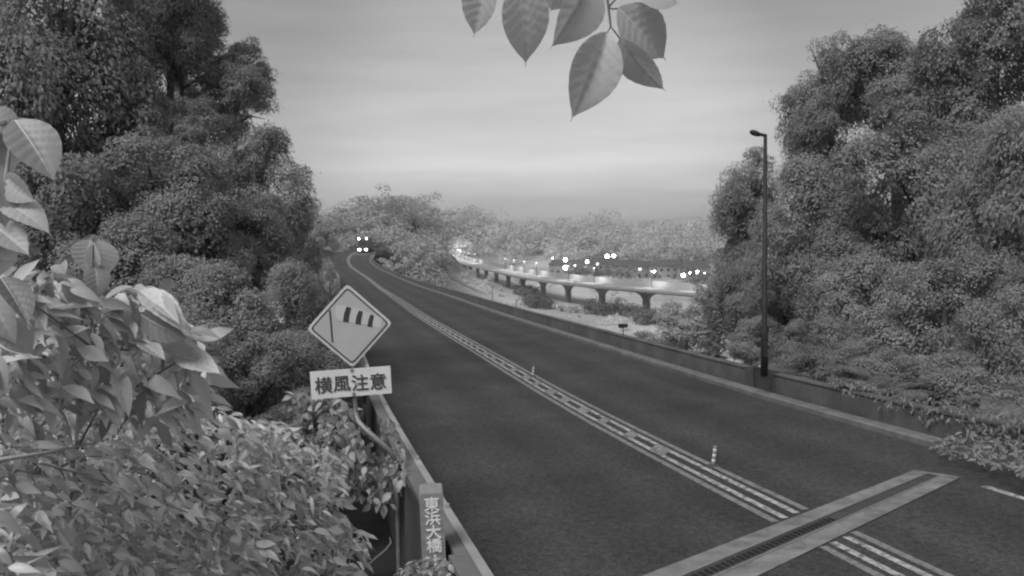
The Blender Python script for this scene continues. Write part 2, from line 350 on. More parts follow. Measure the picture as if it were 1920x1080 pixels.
under(jband("steel_edge", .125, .165, M["galv"], .016), joint)
under(jband("steel_edge", -.165, -.125, M["galv"], .016), joint)
end_b = MB(); end_b.add([jpt(.985, -.49, .018), jpt(1.0, -.49, .018), jpt(1.0, .45, .018), jpt(.985, .45, .018)], [(0, 1, 2, 3)])
under(end_b.build("end_plate", M["header"]), joint)
NT = 84
for i in range(NT):                      # finger slots: dark gaps sunk between the fingers
    t = (i + .5) / NT; b = MB(); a0 = .0042
    if t > .62: continue
    b.add([jpt(t - a0, -.075, .011), jpt(t + a0, -.075, .011), jpt(t + a0 + .006, .075, .011), jpt(t - a0 + .006, .075, .011)], [(0, 1, 2, 3)])
    under(b.build("finger_slot", M["dark"]), joint)

def joint_s(o, side):                    # chainage where a line at offset o meets the joint
    best = min(np.arange(s_at(5), s_at(18), .03), key=lambda s: abs((road_pt(s, o)[:2] - JN) @ jn - side * .5))
    return float(best)
for nm, o0, o1, mt in (("centre_line", -.20, -.09, "white"), ("centre_line", .09, .20, "white"), ("centre_edge_line", -.42, -.30, "pale"), ("centre_edge_line", .30, .42, "pale")):
    m_o = (o0 + o1) / 2
    stripe(nm, o0, o1, 0, joint_s(m_o, -1), M[mt], .006)
    stripe(nm, o0, o1, joint_s(m_o, 1), s_at(60), M[mt], .006, jag=.006)
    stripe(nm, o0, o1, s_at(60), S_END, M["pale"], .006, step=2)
# worn slanted bars between the centre lines
s = s_at(16.3); k = 0
while s < s_at(90):
    ln = random.uniform(.35, .7) * (1 + .012 * (s - 40))
    stripe("hatch_bar", -.19, .19, s, s + ln, M["hatch"], .0095, skew=.5, step=.6)
    s += ln + random.uniform(.7, 1.3); k += 1
stripe("hatch_infill", -.19, .19, s_at(90), S_END, M["hatch"], .0095, step=3)
# far kerb-side edge line before the joint, with one gap
stripe("edge_line", 3.62, 3.76, s_at(7.9) - 9, s_at(7.9) + 1.6, M["white"], .006)
for a, b_ in ((12.02, 13.52), (9.8, 11.88), (7.5, 9.65)):
    s0 = s_at(a) - .8; s1 = s_at(b_) - .8
    stripe("edge_line", 3.58, 3.72, s0, s1, M["white"], .007)

# ------------------------------------------------------------------ bridge: slab, kerbs, parapets, name pillar
br0 = road_pt(s_at(10), 0)
bridge = thing("road_bridge", "long concrete road bridge dipping away and bending towards the wooded hill", "bridge", (br0[0], br0[1], 0))
def bpart(b, name, mat, sm=False, parent=None):
    o = b.build(name, mat, None, sm); o.parent = parent or bridge; o.matrix_parent_inverse = Matrix.Translation(-bridge.location) if not parent else Matrix.Identity(4)
    if parent: o.matrix_parent_inverse = Matrix.Translation(-bridge.location); o.matrix_parent_inverse = parent.matrix_parent_inverse.inverted() @ Matrix.Translation(-bridge.location)
    return o
S0, S1 = s_at(9.2), s_at(225)
b = MB(); sweep(b, S0, S1, [(-WL - .20, -.08), (-WL - .20, -.5), (-3.4, -.7), (-3.0, -1.9), (3.0, -1.9), (3.4, -.7), (WR + .85, -.5), (WR + .85, -.08)], 3.0); bpart(b, "deck_slab", M["concrete"])
for y in (40, 75, 110, 145, 180):
    p = road_pt(s_at(y), 0); gz = float(ground_z(p[0], p[1])); b = MB(); b.box((p[0] - 2.2, p[1] - .8, gz - 1), (p[0] + 2.2, p[1] + .8, p[2] - 1.7)); bpart(b, "pier", M["concrete"])
# left parapet, in 8 m panels with open joints between
def panels(o_in, o_out, h, s0, s1, mat, ln=8.0, step=1.0, lip=.03):
    s = s0
    while s < s1:
        e = min(s + ln, s1); b = MB(); sg = 1 if o_out > o_in else -1
        sweep(b, s, e - .03, [(o_in, -.25), (o_in, h - .04), (o_in + sg * .03, h), (o_out - sg * .02, h), (o_out, h - .03), (o_out + sg * .02, -.6)], step)
        bpart(b, "parapet_panel", mat); s = e
panels(-WL, -WL - .22, .84, s_at(9.78), s_at(218), M["wall_dark"])  # panels in a darker concrete tone than the coping
panels(-WL, -WL - .22, .84, s_at(2.0), s_at(9.32), M["wall_dark"])
for a_, c_ in ((9.78, 218), (2.0, 9.32)):
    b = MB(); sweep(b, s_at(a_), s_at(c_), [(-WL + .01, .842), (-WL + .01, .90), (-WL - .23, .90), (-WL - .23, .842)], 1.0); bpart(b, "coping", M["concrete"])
b = MB(); sweep(b, s_at(9.25), s_at(9.86), [(-WL + .016, -.2), (-WL + .016, .904), (-WL - .17, .904), (-WL - .17, -.2)], .5); bpart(b, "pillar_block", M["concrete"])
# inner lip along the left parapet and reflectors
b = MB(); sweep(b, s_at(2.0), s_at(218), [(-WL + .013, .80), (-WL + .045, .80), (-WL + .045, .925), (-WL - .045, .925), (-WL - .045, .905)], 1.0); bpart(b, "coping_lip", M["concrete_pale"])
for y in (9.7, 12.3, 14.9, 17.4, 19.9, 22.5):
    p = road_pt(s_at(y + 1.15), -WL + .01, .93); b = MB(); b.box((p[0] - .025, p[1] - .02, p[2]), (p[0] + .025, p[1] + .02, p[2] + .04)); bpart(b, "reflector", M["concrete_pale"])
# far side: kerb strip and parapet
b = MB(); sweep(b, s_at(15.4), s_at(215), [(WR - .12, -.05), (WR - .12, .10), (WR - .08, .13), (WR + .22, .13), (WR + .22, -.05)], 1.5); bpart(b, "kerb", M["kerb"])
panels(WR + .34, WR + .60, .57, s_at(23.7), s_at(214), M["concrete_dark"], step=1.5)
panels(WR + .34, WR + .60, .57, s_at(12), s_at(22.2), M["concrete_dark"])
b = MB(); sweep(b, s_at(23.7), s_at(214), [(WR + .32, .574), (WR + .62, .574), (WR + .62, .61), (WR + .32, .61)], 1.5); bpart(b, "coping", M["concrete_dark"])
b = MB(); sweep(b, s_at(12), s_at(22.2), [(WR + .32, .574), (WR + .62, .574), (WR + .62, .61), (WR + .32, .61)], 1.0); bpart(b, "coping", M["concrete_dark"])
b = MB(); sweep(b, s_at(22.4), s_at(23.6), [(WR + .75, -.3), (WR + .75, .60), (WR + 1.15, .60), (WR + 1.15, -.3)], .6); bpart(b, "lamp_plinth", M["concrete_dark"])
b = MB(); sweep(b, s_at(22.1), s_at(23.8), [(WR + .64, -.3), (WR + .64, .60), (WR + .735, .60), (WR + .735, -.3)], .6); bpart(b, "recessed_panel", M["wall_dark"])  # same darker concrete tone as the left panels

# characters
def text_mesh(ch, size, ext=.004, bold=.012):
    cu = bpy.data.curves.new("character", 'FONT'); cu.body = ch; cu.size = size; cu.extrude = ext; cu.offset = bold * size; cu.align_x = 'CENTER'; cu.align_y = 'CENTER'; cu.resolution_u = 3
    o = bpy.data.objects.new("character", cu); COL.objects.link(o); bpy.context.view_layer.update()
    me = bpy.data.meshes.new_from_object(o.evaluated_get(bpy.context.evaluated_depsgraph_get()))
    bpy.data.objects.remove(o); bpy.data.curves.remove(cu)
    co = np.zeros(len(me.vertices) * 3); me.vertices.foreach_get("co", co); co = co.reshape(-1, 3)
    c = (co.max(0) + co.min(0)) / 2; c[2] = 0; me.vertices.foreach_set("co", (co - c).ravel()); me.update()
    return me
def char(ch, size, mat, parent, loc, rx=90, sx=1.0, name="character", bold=.012):
    me = text_mesh(ch, size, bold=.002)
    co = np.zeros(len(me.vertices) * 3); me.vertices.foreach_get("co", co); co = co.reshape(-1, 3); fs = [tuple(p.vertices) for p in me.polygons]; V = []; Fs = []
    for i_, (dx, dy) in enumerate(((0, 0), (bold, 0), (-bold, 0), (0, bold * .7), (0, -bold * .7))):
        Fs += [tuple(q_ + len(V) for q_ in f_) for f_ in fs]; V += [tuple(c_) for c_ in co + np.array([dx * size, dy * size, .0006 * i_])]
    me = bpy.data.meshes.new("character"); me.from_pydata(V, [], Fs); me.update(); me.materials.clear(); me.materials.append(mat)
    o = link(name, me, parent); o.location = loc; o.rotation_euler = (rad(rx), 0, 0); o.scale = (sx, 1, 1); return o

# name pillar at the near end of the left parapet: local frame with x right, y away from camera, z up
pp = at(820, 990, 8.2); ptop = at(822, 925, 8.2)
gx0 = (pp[0], pp[1], -.4)
pillar = MB(); pillar.prism([(-.112, 0), (.112, 0), (.112, ptop[2] + .4 - .012), (.1, ptop[2] + .4), (-.1, ptop[2] + .4), (-.112, ptop[2] + .4 - .012)], 0, .34)
pil = pillar.build("name_pillar", M["stone"]); pil.parent = bridge
tilt = rad(-1.2)
pil.location = Vector(gx0) - bridge.location; pil.rotation_euler = (0, tilt, rad(6))
for i, ch in enumerate("東浜大橋"):
    char(ch, .142, M["letter"], pil, (0.002 + .003 * i, -.004, ptop[2] + .4 - .1 - .133 * i), sx=1.05, bold=.014)
for i in range(3):
    d_ = MB(); d_.prism([(.014 * math.cos(a * math.pi / 4), .014 * math.sin(a * math.pi / 4)) for a in range(8)], -.004, .001)
    o = d_.build("dot_mark", M["letter"], pil); o.location = (.012, 0, ptop[2] + .4 - .6 - .04 * i)

# ------------------------------------------------------------------ crosswind warning sign
SD = 11.8
sc_ = at(656, 611, SD); base = at(743, 893, SD)
yaw = math.atan2(-(sc_[0]), sc_[1])
gzs = float(ground_z(base[0], base[1]))
sign = thing("warning_sign", "diamond warning sign with striped windsock above a white lettered plate on bent pole", "road sign", (base[0], base[1], gzs))
def sl(px, py, d=SD): return at(px, py, d) - np.array([base[0], base[1], gzs])
board = link("sign_board", None, sign)
def poly_part(name, poly, y0, y1, mat, parent): return MB().prism(poly, y0, y1).build(name, mat, parent)
hs = .565                                     # half diagonal
def diamond(r, cr=.04):
    pts = []
    for k in range(4):
        a = k * math.pi / 2; c = np.array([math.cos(a), math.sin(a)]); t = np.array([-math.sin(a), math.cos(a)])
        pts += [tuple(c * r - c * cr * 1.0 - t * cr), tuple(c * (r - cr * .45)), tuple(c * r - c * cr * 1.0 + t * cr)]
    return pts
bpy.data.objects.remove(board)
board = poly_part("sign_board", diamond(hs), 0, .02, M["rim"], sign)
board.location = sl(656, 611); board.rotation_euler = (0, rad(-2.2), yaw)
def ring(r0, r1, y):
    a, c = diamond(r0), diamond(r1, .03); n = len(a)
    v = [(x, y, z) for x, z in a] + [(x, y, z) for x, z in c]
    return MB().add(v, [(i, (i + 1) % n, (i + 1) % n + n, i + n) for i in range(n)])
poly_part("sign_face", diamond(hs - .045, .03), -.003, .001, M["face"], board)
ring(hs - .045, hs - .072, -.0055).build("border_line", M["sign_dark"], board)
K = 1 / 141.0                                  # metres per photograph pixel at the sign
def q(px, py): return ((px - 656) * K, -(py - 611) * K)
def shape(name, pts, mat, y):
    c, s_ = math.cos(rad(2.2)), math.sin(rad(2.2))
    P = [q(*p) for p in pts]; P = [(x * c + z * s_, -x * s_ + z * c) for x, z in P]
    poly_part(name, P, y, y + .003, mat, board)
shape("mast_mark", [(618.3, 580), (621.5, 580), (624.8, 641), (621.6, 641)], M["sign_dark"], -.006)
sock = [(633, 571.5), (647, 572), (661, 577), (682, 584), (703, 592), (717, 599), (713, 617), (699, 613), (680, 609), (658, 605), (643, 602), (632, 598), (629, 585)]
shape("windsock_mark", sock, M["sock"], -.006)
shape("windsock_stripe", [(651, 574), (659.5, 577), (656, 590), (653.5, 604), (643.5, 602), (645.5, 588)], M["sign_dark"], -.0095)
shape("windsock_stripe", [(673.5, 582), (681, 585), (678, 596), (676, 609), (666, 607), (668.5, 594)], M["sign_dark"], -.0095)
shape("windsock_stripe", [(695, 590), (701.5, 593), (699, 603), (697, 614.5), (688.5, 612.5), (691, 600)], M["sign_dark"], -.0095)
plate = MB().box((-.532, 0, -.186), (.532, .02, .186)).build("text_plate", M["sign_white"], sign)
plate.location = sl(658.5, 717.5); plate.rotation_euler = (0, rad(-1.9), yaw)
for ch, x in zip("横風注意", (-.365, -.125, .115, .355)):
    char(ch, .235, M["ink"], plate, (x, -.004, -.005), bold=.012)
for px, py in ((661, 694), (662, 739)):
    b = MB().box((-.02, -.012, -.018), (.02, 0, .018)); o = b.build("clamp_bolt", M["galv"], plate); o.location = ((px - 658.5) * K, 0, -(py - 717.5) * K)
off = np.array([0, .075, 0])
pts = [sl(655, 545), sl(658, 620), sl(661, 700), sl(663.5, 752), sl(665, 775), sl(670, 792, 11.7), sl(681, 805, 11.6), sl(705, 826, 11.55), sl(726, 845, 11.55), sl(736, 858, 11.6), sl(741, 872, 11.7), sl(743, 893), (0, 0, 0), (0, 0, -.3)]
MB().tube([np.array(p) + off for p in pts], .034, 10).build("bent_pole", M["galv"], sign, True)
for py in (590, 640, 705, 732):
    b = MB().box((-.06, -.03, -.02), (.06, .05, .02)); o = b.build("bracket", M["galv"], sign); o.location = sl(657 + (py - 590) * .035, py) + np.array([0, .052, 0])

# ------------------------------------------------------------------ street lamp beside the far parapet (unlit)
lb = road_pt(s_at(21.9), WR + .95, .6)
lx, ly = at(1433, 700, 22.9)[:2]
lz0 = float(road_z(22.9)) + .605
lb = np.array([lx, ly, lz0]); top = at(1432, 254, 22.9) - lb
lamp = thing("street_lamp", "tall dark unlit street lamp on a slim pole beside the trees", "street lamp", lb)
MB().tube([(0, 0, -.0), (0, 0, 1.3), (0, 0, 1.35), (0, 0, top[2])], [.095, .095, .075, .045], 12).build("pole", M["pole_dark"], lamp, True)
MB().tube([(.03, 0, top[2] - .01), (-.08, -.005, top[2] + .015), (-.16, -.01, top[2] + .035)], [.045, .042, .04], 8).build("arm", M["pole_dark"], lamp, True)
hd = MB(); 
prof = [(-.10, .04), (-.17, .07), (-.25, .09), (-.33, .085), (-.385, .05), (-.40, .012)]
vv = []
for x, r in prof: vv += [(x, r * 1.15 * math.cos(a * math.pi / 5), top[2] + .015 - (x + .1) * .28 + r * .85 * math.sin(a * math.pi / 5)) for a in range(10)]
hd.add(vv, [(i * 10 + j, i * 10 + (j + 1) % 10, (i + 1) * 10 + (j + 1) % 10, (i + 1) * 10 + j) for i in range(5) for j in range(10)] + [tuple(range(10)), tuple(range(59, 49, -1))])
hd.build("lamp_head", M["pole_dark"], lamp, True)
MB().ball((-.27, -.03, top[2] + .03), .055, 10, 6, .6).build("lamp_lens", M["galv"], lamp, True)
MB().box((-.13, -.13, -.004), (.13, .13, .03)).build("base_plate", M["pole_dark"], lamp)
MB().box((-.05, -.135, .55), (.05, -.10, .95)).build("hatch_cover", M["pole_dark"], lamp)

# small board on the far parapet
pb = road_pt(s_at(34.4), WR + .47, .61)
mk = thing("marker_board", "small dark board on a thin post on top of the far parapet", "marker", pb)
MB().tube([(0, 0, 0), (0, 0, .34)], .016, 8).build("post", M["pole_dark"], mk, True)
MB().prism([(-.19, .30), (-.15, .29), (.14, .31), (.19, .33), (.19, .45), (-.2, .46)], -.03, .03).build("board", M["pole_dark"], mk)
for i, (y, ht, lab) in enumerate(((62, 1.1, "thin short pole above the far parapet below the viaduct piers"), (54, .5, "stubby thin pole on the far parapet nearer than the taller one"))):
    p = road_pt(s_at(y), WR + .47, .61); t_ = thing("marker_post", lab, "post", p); MB().tube([(0, 0, 0), (0, 0, ht)], .028, 6).build("post", M["galv"], t_); MB().ball((0, 0, ht), .05).build("cap", M["galv"], t_)

# striped rubber posts on the centre line
def delineator(p, ht, lab):
    t_ = thing("delineator_post", lab, "post", p, "rubber posts on the centre line"); n = 7
    MB().tube([(0, 0, -.0), (0, 0, .025), (0, 0, .03)], [.11, .10, .04], 12).build("base", M["rubber"], t_)
    for i in range(n):
        MB().tube([(.006 * i, 0, .03 + (ht - .03) * i / n), (.006 * (i + 1), 0, .03 + (ht - .03) * (i + 1) / n)], .032, 10).build("white_band" if i % 2 else "dark_band", M["sign_white"] if i % 2 else M["stone"], t_, True)
    return t_
delineator(on_road(3.5, 15.4, .005), .36, "striped rubber post standing at the start of the worn hatching near the joint")
delineator(on_road(.62, 28.2, .005), .34, "faint striped rubber post further down the centre line")

# ------------------------------------------------------------------ leaves
def leaf_template(rows, fold, droop, wid, tipw=.75, pleat=0.0, across=1, twist=0.0):
    """unit leaf along +Y (length 1), x across, z normal"""
    v = []; f = []; nc = 2 * across + 1
    for i in range(rows + 1):
        t = i / rows; w = wid * 3.35 * t ** .78 * max(0, 1 - t / .93) ** (.75 + .22 * tipw) + (.012 * (1 - t) / .1 if t > .9 else 0.0)
        if i in (0, rows): w = .004
        z0 = -droop * t * t; y = t - .25 * droop * t * t
        for j in range(-across, across + 1):
            u = j / across; zz = z0 + fold * abs(u) * w - .25 * w * abs(u) ** 2 * fold
            if pleat: zz += pleat * math.sin((t * 8 - abs(u) * 1.9) * 2 * math.pi) * (abs(u) * (1.1 - abs(u))) * 2 * (w / wid)
            v.append((u * w + twist * t * t * .2, y, zz + twist * u * w * t))
    for i in range(rows):
        for j in range(nc - 1): f.append((i * nc + j, i * nc + j + 1, (i + 1) * nc + j + 1, (i + 1) * nc + j))
    return np.array(v), np.array(f)
def unit(a): return a / (np.linalg.norm(a, axis=-1, keepdims=True) + 1e-9)
def frames(d, nrm):
    d = unit(d); x = unit(np.cross(d, nrm)); z = np.cross(x, d); return x, d, z
def leaf_cloud(name, pos, d, nrm, size, tv, tf, mat, sm=True):
    x, y, z = frames(d, nrm); k = len(tv); n = len(pos)
    V = pos[:, None, :] + size[:, None, None] * (tv[None, :, 0:1] * x[:, None] + tv[None, :, 1:2] * y[:, None] + tv[None, :, 2:3] * z[:, None])
    Fc = (tf[None] + (np.arange(n) * k)[:, None, None]).reshape(-1, tf.shape[1])
    return mesh_np(name, V.reshape(-1, 3), Fc, mat, sm)
RNG = np.random.default_rng(11)
DIAM = (np.array([(0, 0, 0), (.27, .45, .07), (0, 1, -.12), (-.27, .45, .07)], float), np.array([(0, 1, 2, 3)]))

# ------------------------------------------------------------------ tree crowns: a few templates shared by many trees
def crown_mesh(seed, nc, nl, mat, leaf=.037, flat=.8, gaps=0):
    g = np.random.default_rng(seed); P = []; D = []; NN = []; S = []; C = []
    for i in range(nc):
        if i == 0: lobes = [(unit(g.normal(size=3)) * g.uniform(.48, .66), g.uniform(.26, .42)) for _ in range(15)] + [(np.zeros(3), .5)]
        lc, lr = lobes[int(g.integers(len(lobes)))]; ld_ = unit(g.normal(size=3) + unit(lc + np.array([0, 0, .15])) * .7)
        dr = unit(lc + ld_ * lr)
        c = lc + ld_ * lr * g.uniform(.55, 1.0); r = float(np.linalg.norm(c)); rc = g.uniform(.10, .21) * (1.15 - .32 * r)
        C.append((c, rc)); m = int(nl * (rc / .25) ** 2)
        u = unit(g.normal(size=(m, 3))); u[:, 2] = np.where((u[:, 2] < -.2) & (g.random(m) < .65), -u[:, 2], u[:, 2])
        rr = g.uniform(.55, 1.0, m) ** .6 * (1 + .28 * g.normal(size=m) ** 2 * .3)
        p = c + u * (rr * rc)[:, None] * np.array([1.15, 1.15, flat]); P.append(p)
        nn = unit(u * .55 + dr * .35 + np.array([0, 0, .55]) + .27 * g.normal(size=(m, 3))); NN.append(nn)
        D.append(unit(np.cross(nn, g.normal(size=(m, 3))) + np.array([0, 0, -.35]) + dr * .3)); S.append(leaf * g.uniform(.6, 1.35, m))
    me = leaf_cloud("crown", np.concatenate(P), np.concatenate(D), np.concatenate(NN), np.concatenate(S), *DIAM, mat, False)
    return me, C
CR = [crown_mesh(100 + i, nc, nl, M[mt]) for i, (nc, nl, mt) in enumerate(((300, 540, "leaf_tree"), (270, 560, "leaf_tree"), (310, 520, "leaf_tree2"), (260, 580, "leaf_tree2"), (280, 560, "leaf_tree")))]
CRP = [crown_mesh(300 + i, 120, 260, M["leaf_pale"], leaf=.06) for i in range(2)]
CRL = [crown_mesh(200 + i, 34, 420, M["leaf_shrub"], leaf=.06) for i in range(3)]

def tree(px, py, rx, ry, d, kind, name, label, cat, group, trunk=True, lib=CR, depth=None, rz=None, grow=1.03, down=1.0):
    py += ry * (down - 1); ry *= down
    c = at(px, py, d); k = d / F; sx, sz = rx * k * grow, ry * k * grow; sy = depth or sx
    gz = float(ground_z(c[0], c[1])); root = thing(name, label, cat, (c[0], c[1], gz), group)
    me, cl_ = lib[kind % len(lib)]
    o = link("crown", me, root); o.location = (0, 0, c[2] - gz); o.scale = (sx, sy, sz); a = random.uniform(0, 6.28) if rz is None else rz
    if abs(sx - sy) < .01: o.rotation_euler.z = a
    else: a = 0
    o.rotation_euler.x = random.uniform(-.3, .3); o.rotation_euler.y = random.uniform(-.3, .3)
    ca, sa = math.cos(a), math.sin(a)
    r0 = max(.03, .03 * (sx + sz)); b = MB(); h0 = c[2] - gz
    if h0 > .3:
        b.tube([(0, 0, -.4), (.04 * sx, 0, h0 * .4), (-.05 * sx, .03, h0 * .8), (0, 0, h0), (.02, 0, h0 + .45 * sz)], [r0 * 1.25, r0, r0 * .8, r0 * .65, r0 * .2], 8)
        b.build("trunk", M["bark"], root, True)
    order = sorted(range(len(cl_)), key=lambda i: -np.linalg.norm(cl_[i][0]))[:14 if trunk else 7]
    for i in order[:9]:
        q_ = cl_[i][0]; w = np.array([(q_[0] * ca - q_[1] * sa) * sx, (q_[0] * sa + q_[1] * ca) * sy, h0 + q_[2] * sz]); s0 = np.array([0, 0, max(-.1, h0 - .35 * sz + .5 * q_[2] * sz)])
        mid = (s0 + w) / 2 + np.array([0, 0, .1 * sz])
        MB().tube([s0, mid, w], [r0 * .45, r0 * .28, r0 * .08], 5).build("limb", M["bark"], root, True)
    return root

GL, GR = "trees over the bridge at the foot of the sky", "trees behind the far parapet"
LEFT = [
    (318, -30, 104, 100, 28, 0, "broad tree crown reaching the top edge above the sky notch"),
    (110, 110, 200, 230, 25, 1, "huge dark tree filling the upper corner over the big leaves"),
    (440, 128, 80, 62, 29, 3, "loose tree crown with sky showing through beside the sky notch"),
    (250, 180, 100, 115, 27, 4, "dark tree crown between the corner tree and the open crown"),
    (478, 304, 108, 98, 26, 2, "rounded tree crown bulging furthest out into the grey sky"),
    (300, 345, 170, 125, 23.5, 0, "dark spreading tree in the middle of the wooded bank"),
    (100, 400, 190, 160, 22, 4, "shaded tree behind the large pale leaves at the edge"),
    (455, 450, 105, 85, 24, 1, "low tree below the bulging crown beside the bridge"),
    (540, 545, 88, 92, 20, 2, "pale leafy tree close behind the diamond sign"),
    (400, 560, 150, 120, 18, 3, "leafy tree between the shrub tips and the diamond sign"),
    (590, 655, 95, 75, 17, 0, "dark bushy tree behind the lettered plate"),
    (480, 690, 130, 90, 15.5, 4, "shadowed bush above the small leaved slope"),
    (340, 60, 84, 62, 28.5, 1, "dense crown just below the top tree above the sky gap"),
    (350, 185, 62, 40, 31, 2, "thin crown behind the sky gap letting specks of sky through"),
    (385, 250, 95, 62, 27, 4, "crown directly under the sky gap in the wooded bank"),
    (560, 440, 55, 60, 34, 2, "crown at the outer tip of the bank above the diamond sign"),
    (230, 520, 170, 120, 20, 2, "dim tree just above the middle shrub tips"),
    (60, 560, 150, 130, 17, 1, "dark tree hidden behind the edge leaves and shrub"),
    (280, 690, 170, 120, 14, 0, "dark undergrowth tree straight behind the drooping shrub"),
    (620, 590, 60, 70, 30, 3, "slim pale tree between the diamond sign and far bank"),
    (645, 735, 60, 70, 21, 1, "dark bush under the lettered plate beside the parapet"),
    (560, 800, 110, 70, 13.5, 4, "gloomy bush behind the end of the slope shrubs"),
]
for px, py, rx, ry, d, kd, lab in LEFT: tree(px, py, rx, ry, d, kd, "broadleaf_tree", lab, "tree", "trees on the bank beside the bridge", down=1.6)
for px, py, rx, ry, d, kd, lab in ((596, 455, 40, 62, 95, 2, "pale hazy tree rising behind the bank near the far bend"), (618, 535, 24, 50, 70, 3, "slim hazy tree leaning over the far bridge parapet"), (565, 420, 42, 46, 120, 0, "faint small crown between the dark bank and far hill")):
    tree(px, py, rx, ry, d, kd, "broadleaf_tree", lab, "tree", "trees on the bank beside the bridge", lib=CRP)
RIGHT = [
    (1412, 400, 94, 112, 47, 1, "slender tree at the end of the wood beside the lamp head"),
    (1400, 545, 76, 82, 43, 0, "dark lower tree under the slender end tree behind the lamp"),
    (1560, 180, 98, 118, 36, 4, "tall rounded tree stepping up above the street lamp"),
    (1685, 130, 135, 105, 35, 0, "high tree crown along the skyline of the wood"),
    (1868, 60, 140, 150, 31, 1, "tallest tree crown touching the top edge of the wood"),
    (1540, 385, 125, 120, 34, 2, "leafy tree just beyond the middle of the lamp pole"),
    (1730, 320, 170, 150, 30, 4, "large dense tree in the heart of the wood"),
    (1895, 330, 130, 190, 26, 3, "big tree at the outer edge halfway up the wood"),
    (1590, 560, 130, 110, 28, 3, "paler tree low behind the lamp pole"),
    (1770, 560, 150, 120, 23.5, 2, "broad pale tree low in the wood"),
    (1920, 590, 130, 140, 21, 0, "shaded low tree at the outer edge of the wood"),
    (1480, 500, 90, 110, 38, 4, "dark tree behind the lower half of the lamp pole"),
    (1640, 440, 130, 110, 32, 0, "shaded tree in the middle depth of the wood"),
    (1690, 640, 130, 80, 25, 4, "dark bushy tree above the leaning bush"),
    (1800, 190, 130, 120, 33, 2, "high leafy tree below the tallest crown"),
    (1560, 690, 90, 55, 24, 1, "low dark bush between lamp plinth and leaning bush"),
    (1480, 645, 66, 48, 31, 2, "small bush right behind the lamp plinth"),
    (1660, 705, 110, 60, 21.5, 3, "leafy bush leaning over the far parapet"),
    (1850, 730, 130, 75, 19, 2, "wide bush hanging over the near end of the far parapet"),
]
for px, py, rx, ry, d, kd, lab in RIGHT: tree(px, py, rx, ry, d, kd, "broadleaf_tree", lab, "tree", "trees behind the far parapet", down=1.45)
for i, (px, py, rx, ry, d, lab, lb_) in enumerate(((1290, 618, 70, 60, 60, "pale low shrub beyond the parapet below the town lights", CRP), (1350, 625, 75, 60, 46, "low shrub between the marker board and the lamp", CRP), (1240, 650, 55, 36, 64, "lowest shrub just above the marker board", CRP),
                                      (1420, 640, 70, 62, 36, "dark shrub behind the lamp foot", CR), (1330, 560, 40, 60, 62, "pale shrub at the tip of the wood under the town lights", CRP),
                                      (1625, 718, 75, 34, 20.4, "shrub spilling over the parapet past the lamp", CR), (1720, 748, 80, 36, 19.0, "shrub spilling over the parapet above the pale kerb end", CR), (1815, 778, 85, 38, 17.7, "shrub spilling over the parapet above the joint end", CR), (1905, 805, 85, 40, 16.7, "shrub spilling over the parapet at the outer edge", CR))):
    tree(px, py, rx, ry, d, i, "roadside_shrub", lab, "shrub", "shrubs along the far parapet", trunk=False, lib=lb_)

# ------------------------------------------------------------------ foreground plants
_lr = random.Random(3)
LV = [leaf_template(6, f_, dr, w, tp) for f_, dr, w, tp in ((.55, .28, .155, .8), (.35, .45, .18, .85), (.7, .15, .14, .75), (.45, .6, .17, .8), (.25, .35, .26, .9))]
LV += [leaf_template(7, _lr.uniform(.1, .9), _lr.uniform(.05, .95), _lr.uniform(.09, .21), _lr.uniform(.6, 1.1), twist=_lr.uniform(-1.1, 1.1)) for _ in range(9)]
LM = [mesh_np("leaf", tv, tf, M["leaf_near"], True) for tv, tf in LV]
BL = [leaf_template(36, f_, dr, w, .82, .034, 5, tw) for f_, dr, w, tw in ((.5, .12, .30, .2), (.3, .2, .33, -.2), (.75, .1, .30, .1), (.4, .35, .30, .3))]
BM = [mesh_np("leaf", tv, tf, M["leaf_near"], True) for tv, tf in BL]
BH = [mesh_np("leaf", tv, tf, M["leaf_hang"], True) for tv, tf in BL]
def vein_mesh(tv, rows=36, nc=11):
    mid = tv[5::nc]; b = MB(); b.tube([m_ + np.array([0, 0, -.004]) for m_ in mid], [.011 * (1 - .8 * i / rows) + .001 for i in range(rows + 1)], 5)
    me = bpy.data.meshes.new("midrib"); me.from_pydata(b.v, [], b.f); me.update(); me.materials.append(M["vein"]); return me
VM = [vein_mesh(tv) for tv, _ in BL]
def leaf_obj(me, parent, base_w, x, y, z, size, wscale=1.0, name="leaf"):
    o = link(name, me, parent); rl = np.array(parent.location)
    o.matrix_local = Matrix(((x[0] * size * wscale, y[0] * size, z[0] * size, base_w[0] - rl[0]), (x[1] * size * wscale, y[1] * size, z[1] * size, base_w[1] - rl[1]), (x[2] * size * wscale, y[2] * size, z[2] * size, base_w[2] - rl[2]), (0, 0, 0, 1)))
    return o
def placed_leaf(parent, bpx, tpx, d, wpx, dd=0.0, tilt=0.0, var=0, lib=BM, vein=True):
    a, t = at(*bpx, d), at(*tpx, d + dd); y = t - a; ln = np.linalg.norm(y); y = y / ln
    view = unit(CAM - (a + t) / 2); x = unit(np.cross(y, view)); z = np.cross(x, y)
    ca, sa = math.cos(tilt), math.sin(tilt); x, z = x * ca + z * sa, z * ca - x * sa
    tv = BL[var][0]; wid = (wpx * d / F) / max(.2, ca) / (2 * .27 * ln)
    o = leaf_obj(lib[var], parent, a, x, y, z, ln * 1.04, wid)
    if vein: link("midrib", VM[var], o)
    return o

